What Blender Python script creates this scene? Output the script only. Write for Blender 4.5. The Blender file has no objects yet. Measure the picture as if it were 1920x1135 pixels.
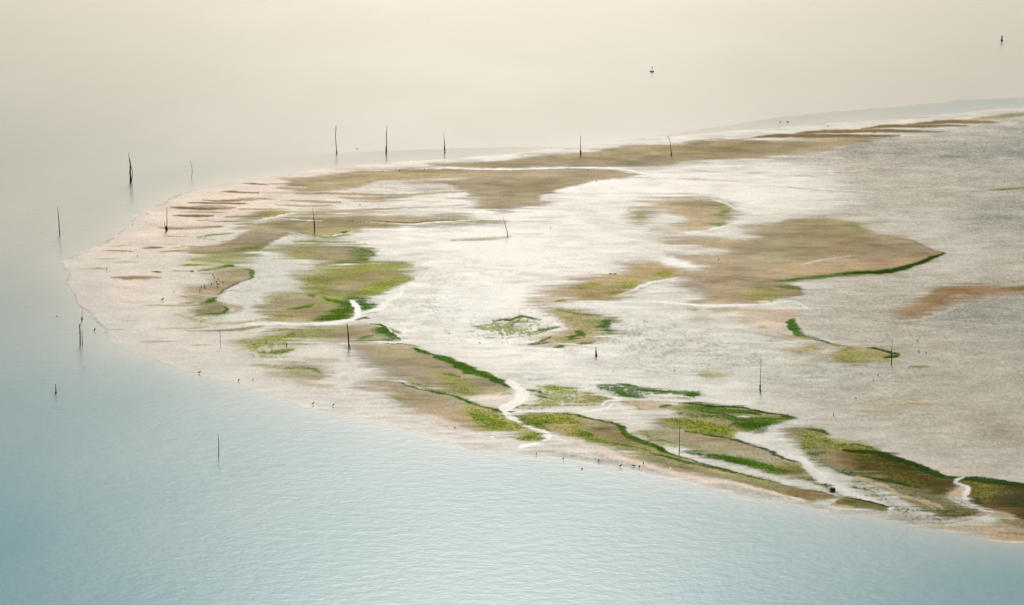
import bpy, bmesh, math, random
import numpy as np
from mathutils import Vector, Matrix

# ------------------------------------------------------------------ camera, sky, sun, exposure
scene = bpy.context.scene
col = scene.collection
CAM_H = 117.0
PITCH = math.radians(16.0)
HFOV = math.radians(20.0)
FPX = 960.0 / math.tan(HFOV / 2)          # focal length on a 1920 wide survey sheet
cam_d = bpy.data.cameras.new('camera')
cam_d.angle = HFOV
cam_d.sensor_fit = 'HORIZONTAL'
cam_d.clip_start = 1.0
cam_d.clip_end = 60000.0
cam = bpy.data.objects.new('camera', cam_d)
col.objects.link(cam)
cam.location = (0, 0, CAM_H)
cam.rotation_euler = (math.pi / 2 - PITCH, 0, 0)
scene.camera = cam

SUN_EL = math.radians(32.0)
SUN_AZ = math.radians(-0.5)               # measured from +Y towards +X
world = bpy.data.worlds.new("World")
scene.world = world
world.use_nodes = True
wn, wl = world.node_tree.nodes, world.node_tree.links
wn.clear()
sky = wn.new('ShaderNodeTexSky')
sky.sky_type = 'NISHITA'
sky.sun_disc = False
sky.sun_elevation = SUN_EL
sky.sun_rotation = SUN_AZ
sky.altitude = 0
sky.air_density = 1.0
sky.dust_density = 1.2
sky.ozone_density = 1.5
bgn = wn.new('ShaderNodeBackground')
bgn.inputs['Strength'].default_value = 0.05
wo = wn.new('ShaderNodeOutputWorld')
# warm haze that hugs the horizon all the way round
wtc = wn.new('ShaderNodeTexCoord')
wsep = wn.new('ShaderNodeSeparateXYZ')
wl.new(wtc.outputs['Generated'], wsep.inputs[0])
wabs = wn.new('ShaderNodeMath'); wabs.operation = 'ABSOLUTE'
wl.new(wsep.outputs['Z'], wabs.inputs[0])
wmul = wn.new('ShaderNodeMath'); wmul.operation = 'MULTIPLY'; wmul.inputs[1].default_value = -8.0
wl.new(wabs.outputs[0], wmul.inputs[0])
wexp = wn.new('ShaderNodeMath'); wexp.operation = 'EXPONENT'
wl.new(wmul.outputs[0], wexp.inputs[0])
whz = wn.new('ShaderNodeVectorMath'); whz.operation = 'SCALE'; whz.name = 'horizon_haze'
whz.inputs[0].default_value = (31.0, 22.5, 17.0)
wl.new(wexp.outputs[0], whz.inputs['Scale'])
wadd = wn.new('ShaderNodeVectorMath'); wadd.operation = 'ADD'
wtint = wn.new('ShaderNodeVectorMath'); wtint.operation = 'MULTIPLY'      # thin brownish haze over the blue
wtint.inputs[1].default_value = (1.03, 0.93, 0.80)
wl.new(sky.outputs[0], wtint.inputs[0])
wl.new(wtint.outputs[0], wadd.inputs[0]); wl.new(whz.outputs[0], wadd.inputs[1])
wl.new(wadd.outputs[0], bgn.inputs['Color'])
wl.new(bgn.outputs[0], wo.inputs['Surface'])

sun_d = bpy.data.lights.new('sun', 'SUN')
sun_d.energy = 1.5
sun_d.angle = math.radians(12.0)
sun_d.color = (1.0, 0.95, 0.87)
sun = bpy.data.objects.new('sun', sun_d)
col.objects.link(sun)
sdir = Vector((math.sin(SUN_AZ) * math.cos(SUN_EL), math.cos(SUN_AZ) * math.cos(SUN_EL), math.sin(SUN_EL)))
sun.rotation_euler = (-sdir).to_track_quat('-Z', 'Y').to_euler()
sun.location = sdir * 500

scene.view_settings.view_transform = 'Standard'
scene.view_settings.look = 'None'
scene.view_settings.gamma = 1.0
scene.view_settings.use_curve_mapping = False
scene.view_settings.exposure = 1.27

rng = np.random.default_rng(11)
random.seed(5)

# ------------------------------------------------------------------ survey sheet -> ground
CP, SP = math.cos(PITCH), math.sin(PITCH)

def ground(u, v, h=0.0):
    """sheet point (1920x1135) at height h -> x, y on the flat"""
    a = (np.asarray(u, float) - 960.0) / FPX
    b = (567.5 - np.asarray(v, float)) / FPX
    dz = b * CP - SP
    dy = b * SP + CP
    t = (h - CAM_H) / dz
    return a * t, dy * t

def px_per_m(v):
    b = (567.5 - v) / FPX
    return FPX / (CAM_H / (SP - b * CP))

# ------------------------------------------------------------------ noise
def smooth_noise(shape, cell, r, octaves=1):
    out = np.zeros(shape, np.float32)
    amp, tot = 1.0, 0.0
    cy, cx = cell
    for _ in range(octaves):
        ny, nx = int(shape[0] / cy) + 3, int(shape[1] / cx) + 3
        g = r.random((ny, nx)).astype(np.float32) * 2 - 1
        y = np.arange(shape[0]) / cy
        x = np.arange(shape[1]) / cx
        iy, ix = y.astype(int), x.astype(int)
        fy, fx = y - iy, x - ix
        fy = (fy * fy * (3 - 2 * fy))[:, None]
        fx = (fx * fx * (3 - 2 * fx))[None, :]
        g00 = g[iy][:, ix]; g01 = g[iy][:, ix + 1]
        g10 = g[iy + 1][:, ix]; g11 = g[iy + 1][:, ix + 1]
        out += amp * ((g00 * (1 - fx) + g01 * fx) * (1 - fy) + (g10 * (1 - fx) + g11 * fx) * fy)
        tot += amp
        amp *= 0.55
        cy, cx = max(cy / 2, 1.01), max(cx / 2, 1.01)
    return out / tot

def sstep(e0, e1, x):
    t = np.clip((x - e0) / (e1 - e0), 0, 1)
    return t * t * (3 - 2 * t)

# ------------------------------------------------------------------ survey sheets (tile offset x, y, scale)
TILES = {'A': (0, 240, 4.), 'B': (480, 200, 4.), 'C': (960, 160, 4.), 'D': (1440, 160, 4.),
         'E': (0, 440, 4.), 'F': (480, 440, 4.), 'G': (960, 440, 4.), 'H': (1440, 440, 4.),
         'I': (480, 680, 4.), 'J': (900, 680, 4.), 'K': (1300, 700, 6.), 'L': (1500, 740, 3.914),
         'O': (0, 0, 1.)}

def parse(s):
    t = TILES['O']
    out = []
    for tok in s.split():
        if tok in TILES:
            t = TILES[tok]
            continue
        p = tok.split(',')
        f = float(p[2]) if len(p) > 2 else -1.0
        out.append((t[0] + float(p[0]) / t[2], t[1] + float(p[1]) / t[2], f))
    return np.array(out, float)

def first_scale(s):
    for tok in s.split():
        if tok in TILES:
            return TILES[tok][2]
    return 1.0

def catmull(p, closed, n=4):
    m = len(p)
    if m < 3:
        return p
    res = []
    rngm = m if closed else m - 1
    for i in range(rngm):
        if closed:
            p0, p1, p2, p3 = p[(i - 1) % m], p[i], p[(i + 1) % m], p[(i + 2) % m]
        else:
            p0, p1, p2, p3 = p[max(i - 1, 0)], p[i], p[i + 1], p[min(i + 2, m - 1)]
        for k in range(n):
            t = k / n
            a = 0.45
            m1 = (p2 - p0) * a
            m2 = (p3 - p1) * a
            h = (2 * t**3 - 3 * t**2 + 1) * p1 + (t**3 - 2 * t**2 + t) * m1 + (-2 * t**3 + 3 * t**2) * p2 + (t**3 - t**2) * m2
            h[2] = p1[2] * (1 - t) + p2[2] * t
            res.append(h)
    if not closed:
        res.append(p[-1])
    return np.array(res)

# sheet grid
GX = np.concatenate([np.arange(96, 1932, 1.5), np.linspace(1934, 2330, 80)])
GY = np.arange(172, 1062, 1.25)
NX, NY = len(GX), len(GY)
U, V = np.meshgrid(GX, GY)
YS = 2.2                                   # foreshortening weight for distances on the sheet
shape = (NY, NX)
w1 = smooth_noise(shape, (9, 40), rng, 4)
w2 = smooth_noise(shape, (9, 40), rng, 4)
w3 = smooth_noise(shape, (2.4, 7), rng, 2)
w4 = smooth_noise(shape, (2.4, 7), rng, 2)
UW = U + w1 * 9 + w3 * 3.0
VW = V + w2 * 1.8 + w4 * 0.9
spk = smooth_noise(shape, (2.2, 3.0), rng, 3)       # clumpy speckle
spk = (spk - spk.min()) / (spk.max() - spk.min())
srt = np.sort(spk.ravel())[:: 50]
spk = np.interp(spk, srt, np.linspace(0, 1, len(srt)))   # equalised 0..1
spk2 = smooth_noise(shape, (5, 16), rng, 3)
spk2 = np.interp(spk2, np.sort(spk2.ravel())[::50], np.linspace(0, 1, len(np.sort(spk2.ravel())[::50])))

STREAK = smooth_noise(shape, (2.2, 46), rng, 3) * 1.3 + smooth_noise(shape, (5, 60), rng, 2) * 0.6

def bbox(p, pad):
    x0, x1 = p[:, 0].min() - pad, p[:, 0].max() + pad
    y0, y1 = p[:, 1].min() - pad / YS, p[:, 1].max() + pad / YS
    i0, i1 = np.searchsorted(GX, x0), np.searchsorted(GX, x1)
    j0, j1 = np.searchsorted(GY, y0), np.searchsorted(GY, y1)
    return slice(max(j0 - 1, 0), min(j1 + 1, NY)), slice(max(i0 - 1, 0), min(i1 + 1, NX))

def seg_dist(x, y, p, closed):
    """unsigned distance to path and interpolated third column"""
    n = len(p)
    best = np.full(x.shape, 1e18, np.float32)
    third = np.zeros(x.shape, np.float32)
    tpos = np.zeros(x.shape, np.float32)
    for i in range(n if closed else n - 1):
        a, b = p[i], p[(i + 1) % n]
        dx, dy = b[0] - a[0], (b[1] - a[1]) * YS
        L2 = dx * dx + dy * dy + 1e-9
        px, py = x - a[0], (y - a[1]) * YS
        t = np.clip((px * dx + py * dy) / L2, 0, 1)
        d = (px - t * dx) ** 2 + (py - t * dy) ** 2
        m = d < best
        best[m] = d[m]
        third[m] = (a[2] + (b[2] - a[2]) * t)[m]
        tpos[m] = ((i + t) / max(n - 1, 1))[m]
    return np.sqrt(best), third, tpos

def inside(x, y, p):
    c = np.zeros(x.shape, bool)
    n = len(p)
    for i in range(n):
        x1, y1 = p[i][0], p[i][1]
        x2, y2 = p[(i + 1) % n][0], p[(i + 1) % n][1]
        if y1 == y2:
            continue
        m = ((y1 > y) != (y2 > y)) & (x < (x2 - x1) * (y - y1) / (y2 - y1) + x1)
        c ^= m
    return c

# fields: tint (albedo), wet (water film), rip (ripple marks), alg (algae), dry (height)
TINT = np.zeros(shape + (3,), np.float32)
WET = np.zeros(shape, np.float32)
RIP = np.zeros(shape, np.float32)
ALG = np.zeros(shape, np.float32)
DRY = np.zeros(shape, np.float32)

#        albedo                 wet   rip  alg  dry
CLS = {
    'w': ((0.365, 0.378, 0.350),  1.00, 0.10, 0, 0.0),     # standing film of water
    'f': ((0.370, 0.375, 0.320),  0.82, 0.14, 0, 0.1),     # flat wet sand
    'q': ((0.32, 0.305, 0.235),  0.62, 0.55, 0, 0.1),     # rippled wet sand
    'u': ((0.165, 0.175, 0.155), 0.50, 0.80, 0, 0.1),     # dark silt
    'p': ((0.67, 0.55, 0.44),  0.55, 0.15, 0, 0.2),     # pale peach sand
    't': ((0.50, 0.37, 0.215),  0.25, 0.25, 0, 0.5),     # tan sand
    'b': ((0.39, 0.318, 0.205), 0.12, 0.20, 0, 0.9),     # brown sand
    'h': ((0.225, 0.155, 0.07),  0.12, 0.20, 0, 0.9),     # darker brown sand
    'o': ((0.32, 0.28, 0.13),  0.15, 0.20, .25, 0.9),   # olive sand
    'r': ((0.30, 0.19, 0.09),   0.15, 0.40, 0, 0.6),     # rust sand
    'y': ((0.31, 0.27, 0.075),   0.12, 0.20, .5, 0.8),    # yellow olive
    'g': ((0.35, 0.375, 0.055),   0.10, 0.10, .8, 0.8),    # light algae
    'Y': ((0.19, 0.155, 0.04),  0.08, 0.20, .5, 0.8),    # yellow olive, with the near right corner darkening put in
    'm': ((0.05, 0.095, 0.010), 0.04, 0.05, 1., 0.8),    # deep green algae
    'v': ((0.20, 0.225, 0.16),  0.50, 0.60, .12, 0.1),   # thin green bloom on wet sand
    'n': ((0.075, 0.185, 0.010), 0.05, 0.05, 1., 0.8),    # green algae
    'd': ((0.014, 0.040, 0.005), 0.02, 0.05, 1., 0.8),   # dark algae, with the shade of steep lee edges put in
    'k': ((0.065, 0.042, 0.011), 0.04, 0.10, .2, 0.9),   # dark mud; near right its colour also holds corner darkening
    'x': ((0.05, 0.045, 0.03),  0.10, 0.10, 0, 0.6),     # black mud
}

def apply(sl, a, cls, rip=None):
    c, wv, rv, av, dv = CLS[cls]
    a = a.astype(np.float32)
    TINT[sl] = TINT[sl] * (1 - a[..., None]) + np.array(c, np.float32) * a[..., None]
    for F, val in ((WET, wv), (RIP, rv), (ALG, av), (DRY, dv)):
        F[sl] = F[sl] * (1 - a) + val * a

def speck(sl, a, s):
    if s <= 0:
        return a
    m = 0.65 * spk[sl] + 0.35 * spk2[sl]
    th = sstep(-0.12, 0.12, a * 1.15 - m - 0.02)
    return a * (1 - s) + np.minimum(a * 1.3, 1) * th * s

def poly(s, cls, a=1.0, f=4.0, sp=0.0):
    p = parse(s)
    p[p[:, 2] < 0, 2] = f * 2.0
    p[:, 2] = np.where(p[:, 2] > 7.5, p[:, 2] * 1.5, p[:, 2])
    p = catmull(p, True, 3)
    sl = bbox(p, p[:, 2].max() * 1.2 + 14)
    x, y = UW[sl], VW[sl]
    if x.size == 0:
        return
    d, ft, _ = seg_dist(x, y, p, True)
    d = np.where(inside(x, y, p), d, -d)
    apply(sl, speck(sl, a * sstep(-ft, ft, d + STREAK[sl] * np.minimum(ft, 26) * 0.85), sp), cls)

def line(s, cls, w, a=1.0, f=None, sp=0.0, taper=0.85):
    sc = first_scale(s)
    p = parse(s)
    wpx = w / sc
    m = p[:, 2] >= 0
    p[m, 2] /= sc
    p[~m, 2] = wpx
    p = catmull(p, False, 4)
    wmax = p[:, 2].max()
    if f is None:
        f = max(1.2, 0.35 * wmax * YS)
    # width is measured vertically on the sheet, so weight it
    sl = bbox(p, wmax * YS + f + 12)
    x, y = UW[sl], VW[sl]
    if x.size == 0:
        return
    d, wt, tp = seg_dist(x, y, p, False)
    tap = 1 - taper * np.abs(2 * tp - 1) ** 2.2
    hw = 0.5 * wt * YS * tap
    if cls in ('n', 'd', 'm') and sp == 0:
        sp = 0.3
    aa = a * sstep(f, -f, d - hw) if False else a * sstep(hw + f, np.maximum(hw - f, -f * 0.4), d)
    apply(sl, speck(sl, aa, sp), cls)

# ------------------------------------------------------------------ the flat: outline
SHORE = ("A 470,1010 500,985 560,970 620,940 690,915 740,885 820,850 870,810 900,770 990,730 1000,690 1020,660 1100,645 "
         "1150,585 1230,555 1290,520 1380,490 1500,460 1620,435 1750,405 1918,385 "
         "B 200,515 400,485 650,460 800,445 1000,430 1200,415 1500,400 1700,380 C 0,525 250,495 500,470 900,420 1100,395 1300,385 1600,355 1900,335 "
         "D 400,300 800,270 1200,240 1500,212 1700,190 1900,176 O 2100,190 2290,230 2320,600 2300,1010 2150,1052 "
         "L 1644,1095 1450,1075 1250,1035 1000,985 830,960 550,885 250,865 0,805 O 1440,936 "
         "J 1918,975 1700,920 1500,880 1300,830 1100,790 800,740 600,700 300,680 0,655 "
         "I 1550,620 1300,530 1100,490 900,430 550,360 350,320 150,250 0,200 "
         "E 1790,1110 1600,1075 1480,1045 1350,1000 1200,945 1050,895 940,850 850,800 790,780 800,710 760,670 680,610 620,550 560,470 520,400 500,290 490,230")
shore = parse(SHORE)
shore[:, 2] = 0
shore = catmull(shore, True, 3)
sd, _, _ = seg_dist(U + w3 * 2.2 + w1 * 3, V + w4 * 0.5 + w2 * 0.8, shore, True)
ins = inside(U + w3 * 2.2 + w1 * 3, V + w4 * 0.5 + w2 * 0.8, shore)
SD = np.where(ins, sd, -sd)

full = (slice(0, NY), slice(0, NX))
apply(full, np.ones(shape), 'f')
# broad wet centre, rippled to the right, peach to the left
poly("O 940,330 1250,340 1480,330 1620,360 1480,400 1330,390 1080,380 1000,420 1180,470 1050,540 1120,580 1180,640 1060,700 1300,740 1500,790 1420,830 1300,760 1100,720 960,690 860,650 760,600 760,540 800,500 760,460 720,450 760,420 900,420", 'w', 0.85, 40)
poly("O 1500,270,40 1640,262,20 1960,220 2300,240 2300,1000 1960,900 1880,900 1700,860 1500,790 1480,740 1560,690 1500,600,60 1560,520,60 1780,480 1700,430 1600,400,60 1560,330,60", 'q', 1.0, 60)
poly("D 500,500,40 800,440 1300,420 1918,300 2400,300 2400,560 1500,600 900,560", 'u', 0.7, 40, 0.3)
poly("H 1300,640,60 1500,500 1918,470 2500,470 2500,760 1700,720", 'u', 0.75, 60, 0.3)
poly("D 1500,1000,60 1918,820 2500,820 2500,1135 1918,1135", 'u', 0.7, 60, 0.3)
poly("A 1620,440 1918,392 B 500,480 700,470 600,505 300,540 A 1918,640 1700,690 1500,760 1450,860 1000,870 760,905 1000,740 1050,660 1290,535", 'p', 0.9, 14)
poly("O 480,345 700,318 860,312 700,360 640,400 520,400 420,420 380,400", 'p', 0.6, 25)
poly("O 185,470 300,462 420,480 400,520 370,600 420,620 480,640 420,660 300,650 240,600 170,540 160,500", 'p', 0.42, 30)
poly("O 480,630 600,640 660,700 800,760 900,810 880,825 740,780 600,730 480,690", 'p', 0.22, 30)
poly("O 900,690,20 1050,690 1300,760 1250,800 1040,770 960,760", 'f', 0.3, 30)
# reworked lower beach, grey
poly("L 0,780 300,850 600,830 900,880 1100,940 1644,960 1900,980 1900,1110 1644,1090 1250,1035 830,962 250,868 0,805", 'q', 0.8, 8, 0.3)
line("O 1000,845 1150,862 1300,893 1450,930 1560,955", 'q', 20, 0.55, 10)

# faint tints over the flats
for s, c, w, a in (
    ("O 1110,590 1230,610 1330,600 1450,590", 'f', 40, .5), ("G 1300,550 1350,560 1380,560", 'g', 30, .5),
    ("G 1340,650 1440,640 1480,630", 't', 45, .5), ("G 1480,562 1650,562 1918,575", 't', 26, .8), ("G 1700,590 1770,592 1800,590", 'g', 16, .5),
    ("G 1650,640 1800,650 1918,650", 't', 25, .45), ("G 1840,700 1880,695 1918,700", 'g', 26, .8),
    ("G 1430,1050 1500,1050 1560,1060", 'g', 70, .55), ("G 1530,1040 1620,1050", 't', 60, .5), ("G 1300,800 1420,780", 't', 30, .35),
    ("G 600,492 750,484 910,470", 't', 16, .8), ("F 1480,45 1700,35 1918,15", 't', 22, .7), ("F 1080,150 1250,145", 't', 16, .4),
    ("C 0,905 180,885 270,880", 't', 22, .8), ("C 1300,575 1400,575 1500,580", 't', 12, .7),
    ("C 900,690 1300,702 1700,722 1918,735", 't', 6, .6), ("C 1400,645 1580,648", 't', 10, .6), ("C 1740,655 1918,650", 't', 10, .7),
    ("C 1700,1080 1918,1040 ", 't', 60, .4), ("D 200,682 400,685", 't', 8, .6), ("D 780,632 1000,632", 't', 7, .5),
    ("H 1180,855 1280,850 1380,850", 'b', 36, .5), ("H 1150,1055 1330,1052 1500,1050", 'b', 36, .5), ("H 1070,992 1150,988 1220,992", 'y', 20, .8),
    ("H 160,985 280,965 420,930", 't', 34, .5), ("L 460,80 700,65 990,75", 't', 50, .5), ("L 700,72 800,70", 'o', 14, .6), ("L 780,65 960,72", 'r', 22, .5),
    ("L 460,125 600,128 750,115", 'o', 22, .4), ("L 1200,150 1400,230 1644,320", 'r', 120, .28), ("L 900,560 1300,560 1600,600", 't', 60, .3),
    ("J 500,960 1000,1010", 'f', 10, .2)):
    line(s, c, w, a, f=w / first_scale(s) * 1.3, sp=0.35)

# ------------------------------------------------------------------ far banks
poly("B 1330,437,12 1600,425 1918,395 C 250,530 520,505 800,470 1000,450 1250,438 1500,420 1918,418 D 0,418 300,412 550,405 700,405,8 760,425,14 740,432 640,440 520,460 380,495 180,520 0,532 "
     "C 1918,545 1600,550 1400,560 1310,568 1150,598 900,605 500,608 200,615 0,625 B 1918,465 1600,455 1350,443", 'b', 1.0, 3)
poly("C 0,560 500,520 900,480 1500,440 1918,430 D 400,420 380,480 C 1918,530 1500,530 1000,560 500,590 0,610", 'o', 0.5, 12)
poly("C 100,610 400,560 900,560 1250,560 1000,600 500,608", 'b', 0.7, 20)
poly("C 1500,450 1918,440 D 300,425 560,420 380,470 100,510 C 1700,540", 'h', 0.35, 25)
line("C 1200,442 1350,420 1520,402 1640,410 1800,398 1918,385", 'b', 7, 0.9)
line("D -120,392 0,382 100,376 400,379 700,381 980,379", 'h', 29, f=3.5)
line("D 230,358 400,349 700,343 1000,344 1310,349", 'h', 26, f=3.5)
line("D 690,327 850,313 1000,307 1200,308 1490,305", 'h', 25, f=3.5)
line("D 1060,292 1250,280 1400,275 1550,278 1740,281", 'h', 28, f=3.5)
line("D 1500,262 1700,240 1918,215 2300,180", 'o', 28, 0.9)
line("D 880,257 1130,242 1320,235", 't', 5, 0.8)
line("D 280,302 430,300 570,294", 't', 5, 0.6)
line("D 300,365 800,362 1250,362", 'f', 5, 0.7)
line("C 1780,405 1918,409 D 100,402", 'w', 5, 0.9)
line("B 380,1120", 'w', 1, 0) if False else None

poly("B 150,610 230,585 120,580,8 260,562 220,545,8 400,525,5 600,510 700,495 760,485 950,480 1300,470 1600,474 1918,480 C 200,632 450,624 700,630 880,650 960,662,6 940,672 800,690 640,715 430,760 300,800 180,850 290,880,14 100,905,16 0,930,16 "
     "B 1850,800,14 1720,770,16 1620,700,16 1560,655 1500,640 1100,640 850,600 700,612 500,628 300,625", 'b', 1.0, 3)
poly("B 300,580 500,560 800,510 1200,500 1300,520 900,560 700,600 480,615", 'o', 0.5, 12)
poly("C 0,760 200,750 350,720 300,790 100,850 0,880 B 1780,770", 'o', 0.6, 14)
poly("B 815,590 900,560 1100,545 1560,536 1565,545 1250,553 1090,570 1180,583 1400,581 1470,602 1500,640,12 1000,645 700,640 740,612", 'p', 0.6, 3)
poly("B 815,590 900,560 1100,545 1560,536 1565,545 1250,553 1090,570 1180,583 1400,581 1470,602 1500,640,12 1000,645 700,640 740,612", 'f', 0.6, 3)
line("B 690,547 850,540 1100,520", 't', 4, 0.7)
line("C 0,700 200,695", 't', 4, .6); line("C -80,750 120,738", 't', 5, .6)
line("B 140,603 260,600 390,603", 'p', 9, 1)
for s, c, w in (("B -30,648 200,650 600,652 900,665 1150,658 1400,645 1640,638", 'b', 11), ("B 620,682 850,690 1050,680 1200,660", 'b', 18),
                ("B 190,704 400,710 600,719 660,722", 'b', 11), ("B 130,735 300,742 460,745 570,740", 'b', 11), ("B 470,777 700,778 900,770 1300,754", 'b', 8),
                ("B -130,692 0,690 160,695", 'b', 9), ("B -130,770 0,768 270,772", 'b', 8), ("B -100,578 0,580 90,586", 'h', 7),
                ("B 700,712 900,712 1150,707", 't', 6), ("B 1420,690 1560,690 1720,697", 't', 7), ("B 1300,622 1420,618", 't', 6),
                ("B 480,660 900,658", 't', 5), ("B 1450,745 1570,738", 't', 4),
                ("A 1670,474 1800,482 1930,486", 'h', 9), ("A 1540,540 1750,548 1930,540", 'h', 12), ("A 1410,560 1640,566 1870,571", 'h', 11),
                ("A 1440,588 1600,588 1700,588", 'b', 7), ("A 1275,593 1400,601 1550,607 1770,599", 'h', 17), ("A 1350,632 1520,631 1700,632", 'b', 9),
                ("A 1310,659 1460,662 1590,655", 'h', 13), ("A 1460,692 1580,690", 'o', 6), ("A 1680,667 1800,664 1930,664", 'b', 10),
                ("A 1560,700 1750,700 1930,698", 'b', 9), ("A 1190,749 1350,756 1500,752 1670,739", 'b', 18), ("A 1500,748 1600,744 1680,739", 'o', 14),
                ("A 1200,812 1300,813 1430,812", 't', 6), ("A 1640,850 1760,846", 't', 7), ("A 1750,725 1918,722", 'o', 8)):
    line(s, c, w * 1.3)
line("A 1480,825 1600,805 1750,788", 'g', 14, 0.8, 4, 0.5)
line("A 1490,827 1620,835", 'g', 8, 0.6, 3, 0.5)
# band of pools behind the front banks
line("B -60,470 C 0,632 300,621 600,613 720,614 880,634 1010,656", 'w', 0) if False else None
line("B 1150,472 1600,467 1918,476 C 200,626 450,618 700,617 850,632 1000,656 1100,668", 'w', 9, 1.0)
line("C 880,655 1100,670 1300,672 1500,690", 'w', 16, 0.9)
line("C 700,760 1000,772 1300,790 1550,822 1650,850", 'w', 14, 0.8)
line("C 1100,720 1500,730 1918,742 D 200,762 500,787 900,802", 'w', 16, 0.6)
line("D 0,752 200,768 500,795 800,802", 't', 6, 0.5)
line("D 490,651 600,654 750,649", 'b', 6); line("D 1600,787 1750,780 1930,771 2300,770", 'o', 14); line("D 1510,801 1650,800", 'o', 6)
line("D 1630,790 1800,781 1918,776", 'h', 7, .8)
line("D 1290,532 1380,531 1490,537", 'u', 22, .8); line("D 1590,546 1690,540", 'u', 20, .8); line("D 1780,515 1900,520 2200,520", 'u', 60, .8)

# ------------------------------------------------------------------ left middle banks
poly("O 438,412 470,402 500,397 540,399 525,404 495,410 470,414", 'o', 0.95, 4)
poly("B 130,812,10 230,800 420,800 600,790 700,800 500,815 250,822", 'g', 0.55, 10, 0.4)
poly("B -40,870 160,843 300,850 420,812 600,810 840,803 950,822 1200,828 1500,825 1560,850 1850,872,10 1700,885 1450,887 1100,896 820,897 720,932 600,972 430,972 300,952 0,907 -120,900", 'o', 0.9, 5)
poly("B 420,812 850,805 1500,826 1560,850 1300,850 850,860 500,840", 'b', 0.75, 12)
poly("B 250,860 500,850 700,880 650,950 430,965 300,940", 'b', 0.35, 18)
line("B 675,857 745,858", 'x', 5, .9, 1.2); line("B 880,861 1050,866 1200,871 1300,859 1400,857 1490,854", 'x', 6, 0.9, 1.4)
line("B 830,865 950,874 1080,880 1200,882 1290,872 1480,863 1700,848 1850,845", 'w', 7, 1, 1.5)
line("B 1350,875 1500,872 1800,885", 'w', 7, 0.8)
line("B -20,856 90,838 180,818 300,800", 'w', 10, 0.9, 2)
line("B 200,842 340,855 420,858 510,857", 'w', 8, 1, 1.5)
line("B 230,938 330,955 420,963 560,966 640,950 730,935", 'w', 8, 1, 1.5)
line("B -100,905 100,910 230,935", 't', 6, .7)
line("B 640,944 660,942 690,936", 'n', 14, .9, 2)
line("B 300,945 440,965 560,975 700,955", 'g', 14, 0.8, 4, 0.3)
line("B 300,1015 500,1012 720,1018", 'g', 18, 0.7, 6, 0.3); line("B 480,1030 740,1028", 'w', 6, .8)
# bank with a green foot
poly("O 356,472,14 376,463 425,456 450,443 480,432,6 505,431 540,434 527,445 507,456 488,470 470,473 430,477 395,478 365,477", 'b', 1.0, 3)
poly("O 405,476 440,466 470,459 500,455 507,457 488,470 470,473 440,476", 'n', 0.6, 8, 0.25)
line("O 490,466 515,448 536,436", 'o', 4, 0.8)
line("E 1400,150 1600,157 1750,150 1918,133 F 60,120", 'w', 8, 1, 1.5)
poly("E 1440,192 1600,166 1800,155 1885,160 1820,195 1700,212 1520,212", 'g', 0.75, 8)
poly("E 1600,190 1750,165 1860,165 1760,200", 'o', 0.6, 10)
line("E 1480,271 1640,247 1720,233 1770,240", 'n', 22, 0.75, 4)
line("E 1660,240 1720,232 1770,240", 'n', 18, 0.8, 3)
poly("E 1560,310,20 1680,262 1830,255 1882,270 1884,300 1840,350 1740,390 1650,452 1560,462,8 1450,455,20 1400,400,20 1440,390,20 1540,370", 'b', 1.0, 3)
poly("E 1680,262 1830,255 1870,270 1830,320 1700,310", 'o', 0.4, 14)
line("E 1820,262 1870,268 1880,300 1850,335", 'n', 18, 0.8, 3)
line("E 1860,325 1800,362 1740,385 1690,420 1630,450", 'k', 12, 0.75, 3)
line("E 1340,465 1500,461 1650,468", 'o', 8)
poly("E 1380,512,12 1450,470 1620,470 1602,510 1530,522 1400,526,12", 'o', 0.9, 5)
line("E 1500,520 1560,505 1600,488 1625,472", 'n', 22, 0.9, 3)
poly("E 1440,562,14 1500,530 1620,520 1700,540 1705,580 1640,597 1560,607 1470,604", 'o', 0.95, 6)
line("E 1640,533 1690,555 1670,585 1580,592 1450,607", 'n', 14, 0.85, 3, 0.3)
poly("E 1320,570,20 1450,600 1650,610 1700,640 1600,665 1480,665 1400,640", 'g', 0.5, 14, 0.6)
line("E 1300,600 1450,640 1560,660", 'g', 12, .5, 5, .5)
line("E 1690,535 1780,553 1760,580", 't', 30, 0.7, 6)
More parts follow.
